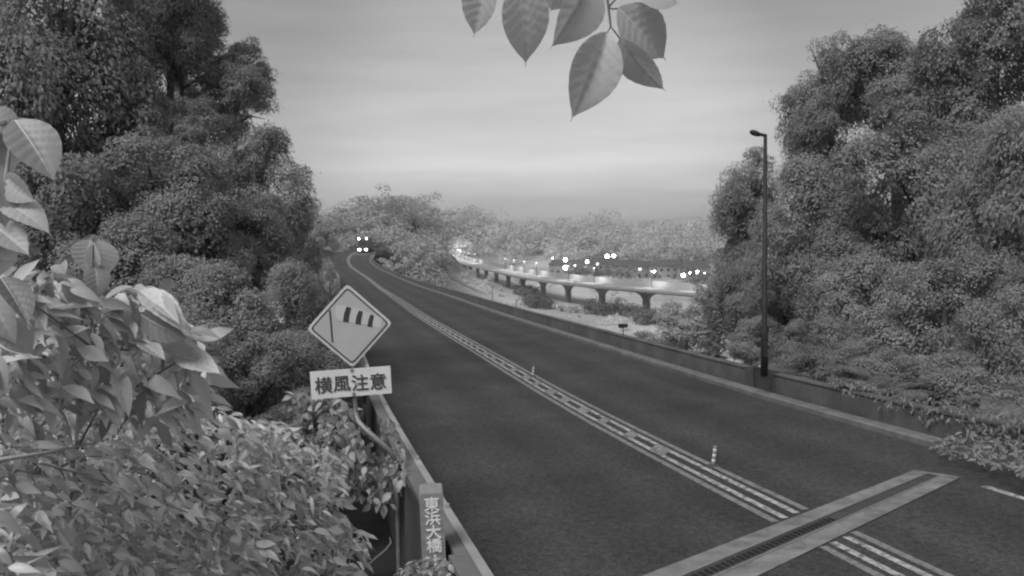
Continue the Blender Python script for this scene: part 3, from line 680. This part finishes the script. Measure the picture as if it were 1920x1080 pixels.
# hanging spray at the top of the picture
hb = at(1137, -420, 1.25)
spray = thing("hanging_branch", "sharp toothless leaves hanging on a thin twig into the sky at the top", "branch", hb)
def rel(ps, root): return [np.array(p) - np.array(root.location) for p in ps]
MB().tube(rel([at(1100, -420, 1.25), at(1120, -200, 1.22), at(1134, -40, 1.2), at(1141, 14, 1.2), at(1145, 50, 1.2), at(1138, 62, 1.2)], spray), [.006, .004, .0022, .0017, .0014, .001], 6).build("twig", M["twig"], spray, True)
for ps in ([(1141, 14), (1149, 17), (1158, 16)], [(1145, 50), (1153, 60), (1162, 72)], [(1134, -40), (1060, -50), (972, -36)], [(1134, -40), (1120, -46), (1108, -40)], [(1134, -40), (1040, -70), (920, -50)], [(1141, 14), (1165, -14), (1188, -14)]):
    MB().tube(rel([at(px, py, 1.2) for px, py in ps], spray), .0012, 5).build("petiole", M["twig"], spray, True)
for bp_, tp_, w, dd, ti, var in (((1138, 60), (1078, 226), 84, .0, .25, 2), ((1162, 72), (1238, 188), 52, .03, -.5, 1), ((1158, 15), (1260, 112), 68, .02, .5, 1), ((972, -38), (997, 122), 80, .02, .3, 0),
                                 ((922, -50), (884, 68), 54, .02, -.6, 0), ((1110, -42), (1044, 92), 74, -.02, .55, 2), ((1188, -14), (1280, -4), 40, 0, .9, 1), ((1060, -60), (1022, 32), 60, .03, -.4, 3), ((1090, -70), (1130, 4), 60, .05, .2, 1)):
    placed_leaf(spray, bp_, tp_, 1.2, w, dd, ti, var, BH)

# big-leaved sapling at the very edge
def plant(name, label, base_px, d, group="leafy plants in front of the camera"):
    p = at(*base_px, d); gz = float(ground_z(p[0], p[1])); return thing(name, label, "plant", (p[0], p[1], min(gz, p[2])), group)
sap = plant("leafy_sapling", "large pale ovate leaves crowding the edge below the dark trees", (-40, 900), 2.1)
def stem_px(root, pts, d, r, mat="stem", name="stem"):
    MB().tube(rel([at(px, py, dd) for (px, py), dd in zip(pts, d if hasattr(d, '__len__') else [d] * len(pts))], root), list(np.linspace(r, r * .4, len(pts))), 6).build(name, M[mat], root, True)
sp_ = at(-40, 900, 2.1)
MB().tube([np.array([0, 0, -.1]), np.array([sp_[0], sp_[1], sp_[2]]) - np.array(sap.location), rel([at(-20, 560, 2.1)], sap)[0], rel([at(5, 380, 2.1)], sap)[0], rel([at(25, 225, 2.1)], sap)[0]], [.014, .012, .009, .006, .003], 6).build("stem", M["stem"], sap, True)
for bp_, tp_, w, dd, ti, var in (((28, 225), (109, 330), 78, -.05, .35, 0), ((20, 222), (60, 260), 44, .05, -.5, 1), ((-30, 215), (45, 235), 46, .0, .6, 3), ((10, 330), (62, 378), 40, -.02, -.6, 2), ((-20, 300), (18, 420), 52, -.05, .5, 1),
                                 ((5, 380), (93, 408), 44, -.04, .7, 3), ((15, 372), (52, 330), 30, .04, .2, 1), ((-15, 420), (55, 470), 50, -.05, .3, 0), ((-25, 480), (35, 500), 60, .05, -.3, 1), ((-10, 260), (30, 330), 50, .06, .3, 1),
                                 ((-30, 360), (10, 470), 56, .04, -.5, 0), ((10, 225), (-30, 290), 50, .02, .4, 2), ((0, 520), (62, 600), 46, -.1, .6, 0), ((-20, 540), (15, 640), 46, -.06, -.4, 3), ((-10, 600), (70, 660), 46, .02, .7, 1)):
    placed_leaf(sap, bp_, tp_, 2.1, w, dd, ti, var)

def in_poly(p, poly):
    x, y = p; c = False; n = len(poly)
    for i in range(n):
        x0, y0 = poly[i]; x1, y1 = poly[(i + 1) % n]
        if (y0 > y) != (y1 > y) and x < (x1 - x0) * (y - y0) / (y1 - y0) + x0: c = not c
    return c
def foliage(root, poly, n, dfun, length, jit, flow=(.7, -.35), mat="leaf_near", keep=300, spread=.6, lvs=tuple(range(14)), top_bright=True):
    """leaves through a mound of real depth: the largest stay single parts, the rest one part"""
    g = RNG; xs = [p[0] for p in poly]; ys = [p[1] for p in poly]; L = []
    while len(L) < n:
        p = (g.uniform(min(xs), max(xs)), g.uniform(min(ys), max(ys)))
        if not in_poly(p, poly): continue
        d = dfun(*p) + abs(g.normal()) * jit - .15 * jit; w = at(*p, d); s = length * g.uniform(.5, 1.55)
        sgn = 1 if g.random() < .78 else -1
        dv = unit(np.array([flow[0] * sgn + spread * g.normal(), -.25 + spread * g.normal() * .8, flow[1] + .45 * spread * g.normal()]))
        nv = unit(np.array([.25 * g.normal(), -.45 + .45 * g.normal(), .85]) + .45 * g.normal(size=3))
        L.append((s / d, w, dv, nv, s, int(g.choice(lvs))))
    L.sort(key=lambda e: -e[0]); big = L[:keep]; rest = L[keep:]
    for _, w, dv, nv, s, k in big:
        x, y, z = frames(dv, nv); leaf_obj({"leaf_near": LM, "leaf_shrub": LMS, "leaf_tree": LMT}[mat][k], root, w, x, y, z, s)
    if rest:
        pos = np.array([e[1] for e in rest]) - np.array(root.location); k = lvs[0]
        me = leaf_cloud("small_leaves", pos, np.array([e[2] for e in rest]), np.array([e[3] for e in rest]), np.array([e[4] for e in rest]), *LV[k], M[mat])
        tag(link("small_leaves", me, root), kind="stuff")
    return L
LMT = [mesh_np("leaf", tv, tf, M["leaf_tree"], True) for tv, tf in LV]
LMS = [mesh_np("leaf", tv, tf, M["leaf_shrub"], True) for tv, tf in LV]

# middle shrub with drooping leaves
mid = plant("leafy_shrub", "pale shrub with long drooping leaves in front of the dark trees", (150, 1000), 3.0)
stem_px(mid, [(120, 1100), (140, 850), (170, 650), (175, 460)], [3.6, 3.6, 3.5, 2.95], .007, "twig")
stem_px(mid, [(140, 850), (230, 680), (320, 545)], [3.6, 3.5, 3.2], .006, "twig")
stem_px(mid, [(170, 650), (90, 590), (20, 540)], [3.0, 2.8, 2.65], .005, "twig")
stem_px(mid, [(230, 740), (330, 680), (400, 665)], [3.1, 3.3, 3.35], .005, "twig")
for bp_, tp_, w, dd, ti, var in (((170, 450), (150, 520), 46, .02, -.5, 1), ((185, 450), (196, 525), 46, .0, .4, 1), ((178, 495), (190, 556), 42, -.05, .1, 3), ((262, 545), (352, 614), 44, -.1, .5, 0), ((285, 560), (335, 600), 30, -.15, .3, 2), ((300, 528), (328, 556), 34, .05, .5, 3),
                                 ((20, 525), (60, 560), 30, -.1, .6, 0), ((0, 575), (60, 530), 30, -.1, .7, 2), ((50, 555), (86, 612), 34, -.15, .2, 0), ((265, 590), (338, 640), 44, -.1, -.4, 1), ((120, 640), (160, 610), 14, -.1, .9, 2), ((95, 500), (126, 512), 16, 0, .7, 0), ((330, 665), (412, 692), 40, -.1, .4, 0), ((300, 655), (392, 672), 20, 0, .9, 2),
                                 ((215, 690), (248, 770), 30, -.1, .2, 3), ((260, 640), (310, 668), 26, -.1, .5, 0), ((200, 740), (226, 790), 28, -.1, .2, 3), ((360, 700), (400, 765), 24, 0, .3, 0)):
    placed_leaf(mid, bp_, tp_, 2.85 + bp_[0] / 900, w, dd, ti, var)
foliage(mid, [(-40, 520), (40, 500), (130, 520), (190, 560), (250, 530), (310, 550), (345, 610), (400, 665), (405, 700), (380, 760), (300, 790), (-40, 760)], 620, lambda x, y: 2.75 + x / 600, .105, .25, keep=290)
# slope of smaller-leaved shrubs, three plants side by side
DF = lambda x, y: 2.5 + 3.3 * (max(x, 0) / 690) ** 1.1 + .9 * (1080 - y) / 400
for nm_lab, poly, n, bpx, ln in (
        ("near shrub with streaky lying leaves filling the bottom corner", [(-60, 690), (120, 690), (240, 720), (250, 1110), (-60, 1110)], 1500, (90, 1080), .074),
        ("dense small leaved shrub in the middle of the bottom slope", [(215, 720), (330, 715), (430, 770), (470, 800), (480, 1110), (225, 1110)], 1550, (350, 1080), .074),
        ("shrub at the end of the slope beside the dark gap", [(440, 775), (520, 790), (600, 830), (640, 870), (640, 960), (690, 1000), (680, 1110), (440, 1110)], 1600, (560, 1080), .078)):
    pl_ = plant("leafy_shrub", nm_lab, bpx, DF(*bpx) + .3)
    foliage(pl_, poly, n, DF, ln * 1.12, .5)
    for k in range(12):
        while True:
            c = (random.uniform(poly[0][0], poly[2][0] + 120), random.uniform(760, 1060))
            if in_poly(c, poly): break
        e = (c[0] + random.uniform(30, 90), c[1] + random.uniform(-30, 60))
        if not in_poly(e, poly): continue
        d = DF(*c) + .2; stem_px(pl_, [c, ((c[0] + e[0]) / 2, (c[1] + e[1]) / 2 - 12), e], [d, d - .05, d], .005, "twig")
for ps, ds, r in (([(-30, 866), (80, 850), (180, 830)], [2.7, 2.8, 3.0], .008), ([(75, 866), (120, 880), (175, 893)], [2.6, 2.7, 2.8], .006)):
    stem_px(pl_, ps, ds, r, "stem", "bare_stem")
# climbing plant round the sign pole
cb = plant("climbing_plant", "round leaved climber around the foot of the bent sign pole", (680, 930), 11.2)
foliage(cb, [(600, 790), (640, 770), (668, 800), (690, 790), (700, 830), (735, 870), (762, 890), (745, 915), (738, 945), (700, 950), (655, 935), (610, 880)], 420, lambda x, y: 11.78, .135, .35, (.2, -.8), "leaf_shrub", 290, .7, (4,))
c2 = plant("climbing_plant", "climber tuft lying on top of the left parapet", (738, 830), 12.6)
foliage(c2, [(700, 775), (733, 785), (752, 840), (768, 895), (752, 905), (722, 840)], 120, lambda x, y: 13.2 - (y - 775) * .017, .11, .12, (.2, -.8), "leaf_shrub", 120, .7, (4,))
c3 = plant("low_weed", "weeds at the foot of the name pillar", (810, 1075), 7.9)
foliage(c3, [(752, 1060), (800, 1042), (830, 1050), (850, 1060), (862, 1100), (740, 1100)], 170, lambda x, y: 7.8, .085, .12, (.3, -.2), "leaf_shrub", 170, .8, (0, 4))
c4 = plant("low_weed", "dim undergrowth below the sign plate behind the slope shrubs", (600, 800), 13)
foliage(c4, [(540, 740), (620, 730), (660, 770), (650, 800), (600, 800), (560, 790)], 300, lambda x, y: 13, .16, .5, (.3, -.5), "leaf_shrub", 200, .8, (4, 0))
c5 = plant("low_weed", "weeds creeping onto the road shoulder beyond the joint end", (1850, 870), 14.0)
foliage(c5, [(1748, 838), (1780, 815), (1850, 815), (1930, 830), (1930, 895), (1880, 880), (1820, 862), (1770, 855)], 420, lambda x, y: 14.8 - (x - 1760) * .009 + (860 - y) * .02, .10, .3, (.3, -.1), "leaf_tree", 280, .9, (0, 4))
c6 = plant("creeper", "creeper trailing over the far parapet past the lamp", (1750, 850), 17.0)
foliage(c6, [(1540, 700), (1640, 722), (1740, 742), (1840, 764), (1930, 780), (1930, 850), (1890, 838), (1850, 806), (1815, 822), (1775, 786), (1735, 800), (1700, 764), (1660, 772), (1630, 742), (1590, 744), (1560, 716)], 760, lambda x, y: 18.75 - (x - 1625) * .0135, .095, .10, (.3, -.9), "leaf_tree", 290, .8, (0, 4, 1))
vine = plant("curled_vine", "thin pale vine curling up in the dark gap beside the parapet", (700, 1065), 6.6)
stem_px(vine, [(672, 1075), (700, 1050), (722, 1032), (733, 1018), (731, 1008)], [6.4, 6.5, 6.6, 6.65, 6.7], .009, "stem", "tendril")

# ------------------------------------------------------------------ truck on the far bend
tp = at(667, 463, 228); ts = s_at(228)
q_ = road_pt(ts, 2.2); dirv = road_pt(ts - 4, 2.2) - q_
truck = thing("truck", "dark truck with lit headlights and roof lamps on the far bend", "truck", (q_[0], q_[1], q_[2]), rz=math.atan2(dirv[0], -dirv[1]))
# local: front towards -y
MB().box((-1.25, 2.1, 1.0), (1.25, 9.5, 3.9)).build("cargo_box", M["truck"], truck)
cab = MB(); cab.add([(-1.2, 0, .5), (1.2, 0, .5), (1.2, 0, 1.7), (-1.2, 0, 1.7), (-1.15, .3, 2.9), (1.15, .3, 2.9), (-1.2, 1.95, .5), (1.2, 1.95, .5), (1.2, 1.95, 2.9), (-1.2, 1.95, 2.9)],
    [(0, 1, 2, 3), (3, 2, 5, 4), (4, 5, 8, 9), (0, 3, 4, 9, 6), (1, 7, 8, 5, 2), (6, 9, 8, 7), (0, 6, 7, 1)]); cab.build("cab", M["truck"], truck)
w_ = MB(); w_.add([(-1.05, .035, 1.8), (1.05, .035, 1.8), (1.02, .26, 2.75), (-1.02, .26, 2.75)], [(0, 1, 2, 3)]); o = w_.build("windscreen", M["glass"], truck); o.location.y = -.03
for x in (-.85, .85): MB().box((x - .28, -.08, .72), (x + .28, -.004, 1.05)).build("headlight", M["lamp"], truck)
for x in (-1.0, .95): MB().ball((x, .35, 3.7), .2, 10, 6).build("roof_lamp", M["lamp"], truck)
MB().box((-1.1, .2, 2.9), (1.1, 1.2, 3.45)).build("roof_deflector", M["truck"], truck)
MB().box((-1.0, 0.25, .4), (1.0, 9.4, .99)).build("chassis", M["tyre"], truck)
for x in (-1.1, 1.1):
    for y in (1.0, 6.6, 8.2):
        MB().tube([(x - .15, y, .5), (x + .15, y, .5)], .5, 14).build("wheel", M["tyre"], truck)

# ------------------------------------------------------------------ viaduct in the valley
VZ = -12.0
VP = np.array([(-64, 760), (-49.7, 667), (-26, 484.5), (-12.1, 408.3), (.1, 347.7), (12.6, 298.5), (22.9, 271.9), (35.6, 246.4), (48.8, 224.7), (64, 203), (86, 176)], float)
vk = np.concatenate([[0], np.cumsum(np.linalg.norm(np.diff(VP, axis=0), axis=1))]); VL = vk[-1]
def vpt(s, o, z):
    p = np.array([float(nat_spline(vk, VP[:, i], np.array([s]))[0]) for i in range(2)]); e = np.array([float(nat_spline(vk, VP[:, i], np.array([s + 1.]))[0]) for i in range(2)]); t = unit(e - p)
    return np.array([p[0] + t[1] * o, p[1] - t[0] * o, z])      # +o: away from the camera side? towards its left
via = thing("viaduct", "long curved viaduct on flared piers crossing the pale valley", "viaduct", (12.6, 298.5, -21))
def vsweep(name, prof, mat, step=8.0):
    n_ = int(VL / step); b = MB(); k = len(prof); vv = [vpt(VL * i / n_, o, VZ + h) for i in range(n_ + 1) for o, h in prof]
    b.add(vv, [(i * k + j, i * k + (j + 1) % k, (i + 1) * k + (j + 1) % k, (i + 1) * k + j) for i in range(n_) for j in range(k)] + [tuple(range(k - 1, -1, -1)), tuple(n_ * k + j for j in range(k))])
    o = b.build(name, mat); o.parent = via; o.matrix_parent_inverse = Matrix.Translation(-via.location); return o
vsweep("deck", [(-5, 0), (-5, -.35), (-3, -1.0), (3, -1.0), (5, -.35), (5, 0)], M["concrete_pale"])
vsweep("barrier", [(-5.0, .004), (-4.75, .004), (-4.8, 1.7), (-5.0, 1.7)], M["concrete_pale"])
vsweep("kerb", [(5.0, .004), (4.7, .004), (4.7, .3), (5.0, .3)], M["concrete_pale"])
for hh in (.65, 1.0): vsweep("rail", [(4.9, hh), (4.82, hh), (4.82, hh + .08), (4.9, hh + .08)], M["galv"])
for i in range(int(VL / 12)):
    p_ = vpt(6 + 12.0 * i, 4.86, VZ + .304) - np.array(via.location); MB().tube([p_, p_ + np.array([0, 0, .8])], .05, 5).build("rail_post", M["galv"], via)
s = 20.0
while s < VL - 5:
    p = vpt(s, 0, 0); gz = float(ground_z(p[0], p[1])); t = vpt(s + 1, 0, 0) - p; a = math.atan2(t[1], t[0])
    b = MB(); b.prism([(-.8, gz - 1 - VZ), (.8, gz - 1 - VZ), (.8, -3.0), (1.6, -2.1), (3.9, -1.2), (3.9, -.98), (-3.9, -.98), (-3.9, -1.2), (-1.6, -2.1), (-.8, -3.0)], -.7, .7)
    o = b.build("pier", M["concrete"], via); o.location = Vector((p[0], p[1], VZ)) - via.location; o.rotation_euler.z = a + math.pi / 2 * 0
    s += 26 if s < VL - 150 else 22

# ------------------------------------------------------------------ town: lit lamps, houses
def town_lamp(px, py, d, r, label, power=0, mat="lamp", base_z=None):
    p = at(px, py, d); gz = base_z if base_z is not None else float(ground_z(p[0], p[1])); root = thing("lit_lamp", label, "lamp", (p[0], p[1], gz), "lit lamps in the valley")
    h = max(.8, p[2] - gz)
    MB().tube([(0, 0, -.3), (0, 0, h)], [.14, .09], 6).build("pole", M["pole_dark"], root)
    MB().ball((0, 0, h), r, 10, 6).build("lamp_globe", M[mat], root, True)
    if power:
        ld = bpy.data.lights.new("lamp_light", 'POINT'); ld.energy = power; ld.shadow_soft_size = .3
        l_ = link("lamp_light", ld, root); l_.location = (0, 0, h - r - .4)
    return root
for px, py, d, r, lab in ((1060, 487, 430, 1.05, "round lit lamp above its twin at the start of the town"), (1060, 502, 380, 1.0, "lit lamp just below another nearly touching the viaduct"), (1101, 491, 430, .85, "single lit lamp between the twin lamps and bright pair"), (1138.5, 481, 470, 1.35, "bigger lamp of the bright pair in the town"), (1151, 480, 470, 1.0, "smaller lamp of the bright pair in the town"),
                          (1227, 509, 400, .65, "small lone lit lamp short of the end cluster"), (1281, 516, 360, .95, "brightest lamp of the cluster by the wood"), (1294, 512, 380, .5, "faint middle lamp of the cluster by the wood"), (1308, 510, 380, .8, "upper lamp of the cluster by the wood"), (1313, 476, 620, .7, "highest tiny lamp on the far ridge by the wood"), (1036, 484, 460, .35, "tiny dim lamp at the edge of the town trees"), (1078, 498, 420, .3, "pinprick lamp just right of the twin lamps"), (1120, 495, 440, .28, "pinprick lamp between the single lamp and bright pair"), (1172, 499, 430, .3, "pinprick lamp past the bright pair"), (1200, 505, 410, .35, "small dim lamp before the lone lamp"), (1246, 506, 420, .28, "pinprick lamp just after the lone lamp"), (1321, 512, 390, .35, "outermost small lamp of the cluster by the wood")):
    town_lamp(px, py, d, r * .8, lab, 0)
for (s_, lab, pw) in ((60, "lit lamp at the far tip of the viaduct", 9000), (95, "second lit lamp at the far tip of the viaduct", 9000)):
    p = vpt(s_, -4.2, VZ); town_pt = p
    root = thing("lit_lamp", lab, "lamp", p, "lit lamps on the viaduct"); MB().tube([(0, 0, 0), (0, 0, 6.2)], [.14, .09], 6).build("pole", M["pole_dark"], root); MB().ball((0, 0, 6.3), 1.0, 10, 6).build("lamp_globe", M["lamp"], root, True)
    ld = bpy.data.lights.new("lamp_light", 'POINT'); ld.energy = pw; ld.shadow_soft_size = .3; l_ = link("lamp_light", ld, root); l_.location = (0, 0, 4.8)
VIA_ADDED = [(s_, 2100) for s_ in (118, 142, 166, 190, 214, 238, 262, 286, 310)] + [(VL - q0, 1500) for q0 in (218, 200, 182, 164, 132, 114, 84, 66)]
for i, (s_, pw) in enumerate(VIA_ADDED):          # added luminaires, lighting the deck in place of car headlight trails
    p = vpt(s_, -2.0, VZ); root = thing("added_deck_light", "slim added luminaire on the viaduct, %s from its far tip" % ["first", "second", "third", "fourth", "fifth", "sixth", "seventh", "eighth", "ninth", "tenth", "eleventh", "twelfth", "thirteenth", "fourteenth", "fifteenth", "sixteenth", "seventeenth"][i], "lamp", p, "slim added luminaires along the viaduct")
    MB().tube([(0, 0, 0), (0, 0, 4.6)], [.1, .08], 6).build("post", M["pole_dark"], root); MB().box((-.25, -.12, 4.6), (.25, .12, 4.72)).build("luminaire", M["lamp_added"], root)
    ld = bpy.data.lights.new("lamp_light", 'POINT'); ld.energy = pw * 1.0; ld.shadow_soft_size = .25; l_ = link("lamp_light", ld, root); l_.location = (0, 0, 4.2)

def house(px, py, d, w, dp, h, rh, rz, label):
    p = at(px, py, d); gz = float(ground_z(p[0], p[1])); t = thing("house", label, "house", (p[0], p[1], gz), "houses in the valley town", rz)
    MB().box((-w / 2, -dp / 2, -.5), (w / 2, dp / 2, h)).build("wall", M["house"], t)
    e = .5; r_ = MB(); r_.add([(-w / 2 - e, -dp / 2 - e, h + .02), (w / 2 + e, -dp / 2 - e, h + .02), (w / 2 + e, dp / 2 + e, h + .02), (-w / 2 - e, dp / 2 + e, h + .02), (-w / 2 + w * .12, 0, h + rh), (w / 2 - w * .12, 0, h + rh)],
                            [(0, 1, 5, 4), (1, 2, 5), (2, 3, 4, 5), (3, 0, 4), (3, 2, 1, 0)]); r_.build("roof", M["roof"], t)
    nwin = max(2, int(w / 3))
    for fl in range(max(1, int(h / 2.9))):
        for i in range(nwin):
            x = -w / 2 + w * (i + .5) / nwin; o = MB().box((x - .6, -dp / 2 - .04, .9 + 2.8 * fl), (x + .6, -dp / 2 - .003, 2.1 + 2.8 * fl)).build("window", M["glass"], t)
for a in ((1085, 505, 440, 14, 9, 5.5, 3, .2, "dark roofed house behind the twin lamps"), (1050, 500, 470, 10, 8, 5, 2.6, -.3, "small house at the start of the town"), (1135, 500, 450, 16, 9, 6, 3, .1, "wide house below the bright lamp pair"), (1175, 505, 430, 12, 9, 5.5, 2.8, -.2, "house between the bright pair and lone lamp"),
          (1205, 508, 420, 11, 8, 5.5, 2.6, .3, "small house just before the lone lamp"), (1250, 512, 410, 15, 9, 6, 3, 0, "long house beside the lone lamp"), (1300, 518, 400, 13, 9, 5.5, 3, .25, "house behind the lamp cluster by the wood")): house(*a)

# ------------------------------------------------------------------ far woods: each reads as one mass
def wood(name, label, pts, size, nleaf, leaf, mat, seed):
    g = np.random.default_rng(seed); P = []; D = []; NN = []; S = []
    for (x, y, s_) in pts:
        z = float(ground_z(x, y)); h = size * s_ * g.uniform(.75, 1.3); m = int(nleaf * s_)
        for c in range(5):
            cc = np.array([x, y, z + h * .45]) + g.normal(size=3) * np.array([.26, .26, .18]) * h; rc = h * g.uniform(.24, .4)
            u = unit(g.normal(size=(m // 5, 3))); u[:, 2] = np.abs(u[:, 2]) * np.where(g.random(m // 5) < .75, 1, -1)
            P.append(cc + u * rc * g.uniform(.75, 1.05, (m // 5, 1)) * np.array([1, 1, .85])); nn = unit(u * .8 + np.array([0, -.1, .3]) + .22 * g.normal(size=u.shape)); NN.append(nn)
            D.append(unit(np.cross(nn, g.normal(size=u.shape)))); S.append(leaf * g.uniform(.6, 1.4, m // 5))
    me = leaf_cloud(name, np.concatenate(P), np.concatenate(D), np.concatenate(NN), np.concatenate(S), *DIAM, M[mat], False)
    return tag(link(name, me), label, "woodland", kind="stuff")
g = np.random.default_rng(5)
hp = [(x, y, g.uniform(.7, 1.3)) for x, y in zip(g.uniform(-150, 0, 900), g.uniform(236, 420, 900)) if (abs(x - np.interp(y, RP[:, 1], RP[:, 0])) > 11 or y > 262) and not (y > 245 and y < 285 and -42 < x < -5 and abs(y - np.interp(x, RP[-60:, 0], RP[-60:, 1])) < 10) and abs(x - np.interp(-y, -VP[:, 1], VP[:, 0])) > 11 and x < -24 + (y - 240) * .02 and (x / y < -.078 or y < 285)]
hp += [(x, y, g.uniform(.35, .75)) for x, y in zip(g.uniform(-50, -10, 520), g.uniform(175, 320, 520)) if np.interp(y, RP[:_mono, 1], RP[:_mono, 0]) + 8 < x < -.076 * y and not (y > 232 and abs(y - np.interp(x, RP[-60:, 0], RP[-60:, 1])) < 8)]
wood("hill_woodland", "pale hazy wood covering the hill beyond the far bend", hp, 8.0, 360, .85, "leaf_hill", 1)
rp = [(x, y, g.uniform(.7, 1.5)) for x, y in zip(g.uniform(-150, 300, 620), g.uniform(540, 760, 620))]
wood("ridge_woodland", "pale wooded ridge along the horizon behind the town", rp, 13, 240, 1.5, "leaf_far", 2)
vp_ = [(x, y, g.uniform(.5, 1.2)) for x, y in zip(g.uniform(-10, 175, 300), g.uniform(300, 620, 300)) if abs(x - np.interp(-y, -VP[:, 1], VP[:, 0])) > 14 and x > .02 * y + 20 and y > 400 - (x) * .9]
vq = [(x, y, g.uniform(.4, .9)) for x, y in zip(g.uniform(20, 90, 70), g.uniform(185, 300, 70)) if .105 * y < x < .235 * y and abs(x - np.interp(-y, -VP[:, 1], VP[:, 0])) > 9 and y < 252 - (x - 35) * 1.2]
vq += [(x, y, g.uniform(.15, .5)) for x, y in zip(g.uniform(-30, 70, 150), g.uniform(190, 420, 150)) if -.06 * y < x < .2 * y and abs(x - np.interp(-y, -VP[:, 1], VP[:, 0])) > 9]
wood("meadow_bushes", "pale bushes hiding the feet of the nearer viaduct piers", vq, 6.5, 260, .7, "leaf_far", 9)
wood("valley_trees", "scattered dark trees among the houses and lamps of the valley town", vp_, 7.5, 220, .9, "leaf_hedge", 3)
# dark hedges and banks in the valley fields
for px0, px1, py, d, lab in ((1096, 1188, 577, 280, "long dark hedge across the pale valley field"), (985, 1030, 568, 300, "short dark hedge under the viaduct"), (1195, 1240, 590, 265, "small dark hedge near the wood"), (970, 1000, 545, 340, "faint hedge below the viaduct piers")):
    pts = []
    for i in range(26):
        px = px0 + (px1 - px0) * i / 25; r = FW + RT * (px - 960) / F + UP * (540 - py + 3 * math.sin(i * .5)) / F
        p = CAM + r * ((-17.0 - 4.5) / r[2]); pts.append((p[0], p[1], random.uniform(.8, 1.2)))
    o = wood("hedge", lab, pts, 3.2, 130, .55, "leaf_hedge", 40 + px0); o["category"] = "hedge"; del o["kind"]

# ------------------------------------------------------------------ air
hz = MB().box((-2750, -2750, -25), (2750, 2750, 32)).build("haze", None); tag(hz, "thin pale morning haze over the valley", kind="stuff")
hm = bpy.data.materials.new("haze_air"); hm.use_nodes = True; hn = hm.node_tree.nodes; hn.remove(hn["Principled BSDF"])
pv = hn.new("ShaderNodeVolumePrincipled"); pv.inputs["Color"].default_value = (.95, .95, .95, 1); pv.inputs["Density"].default_value = .0004; pv.inputs["Anisotropy"].default_value = .1
hm.node_tree.links.new(pv.outputs[0], hn["Material Output"].inputs["Volume"]); hz.data.materials.append(hm)
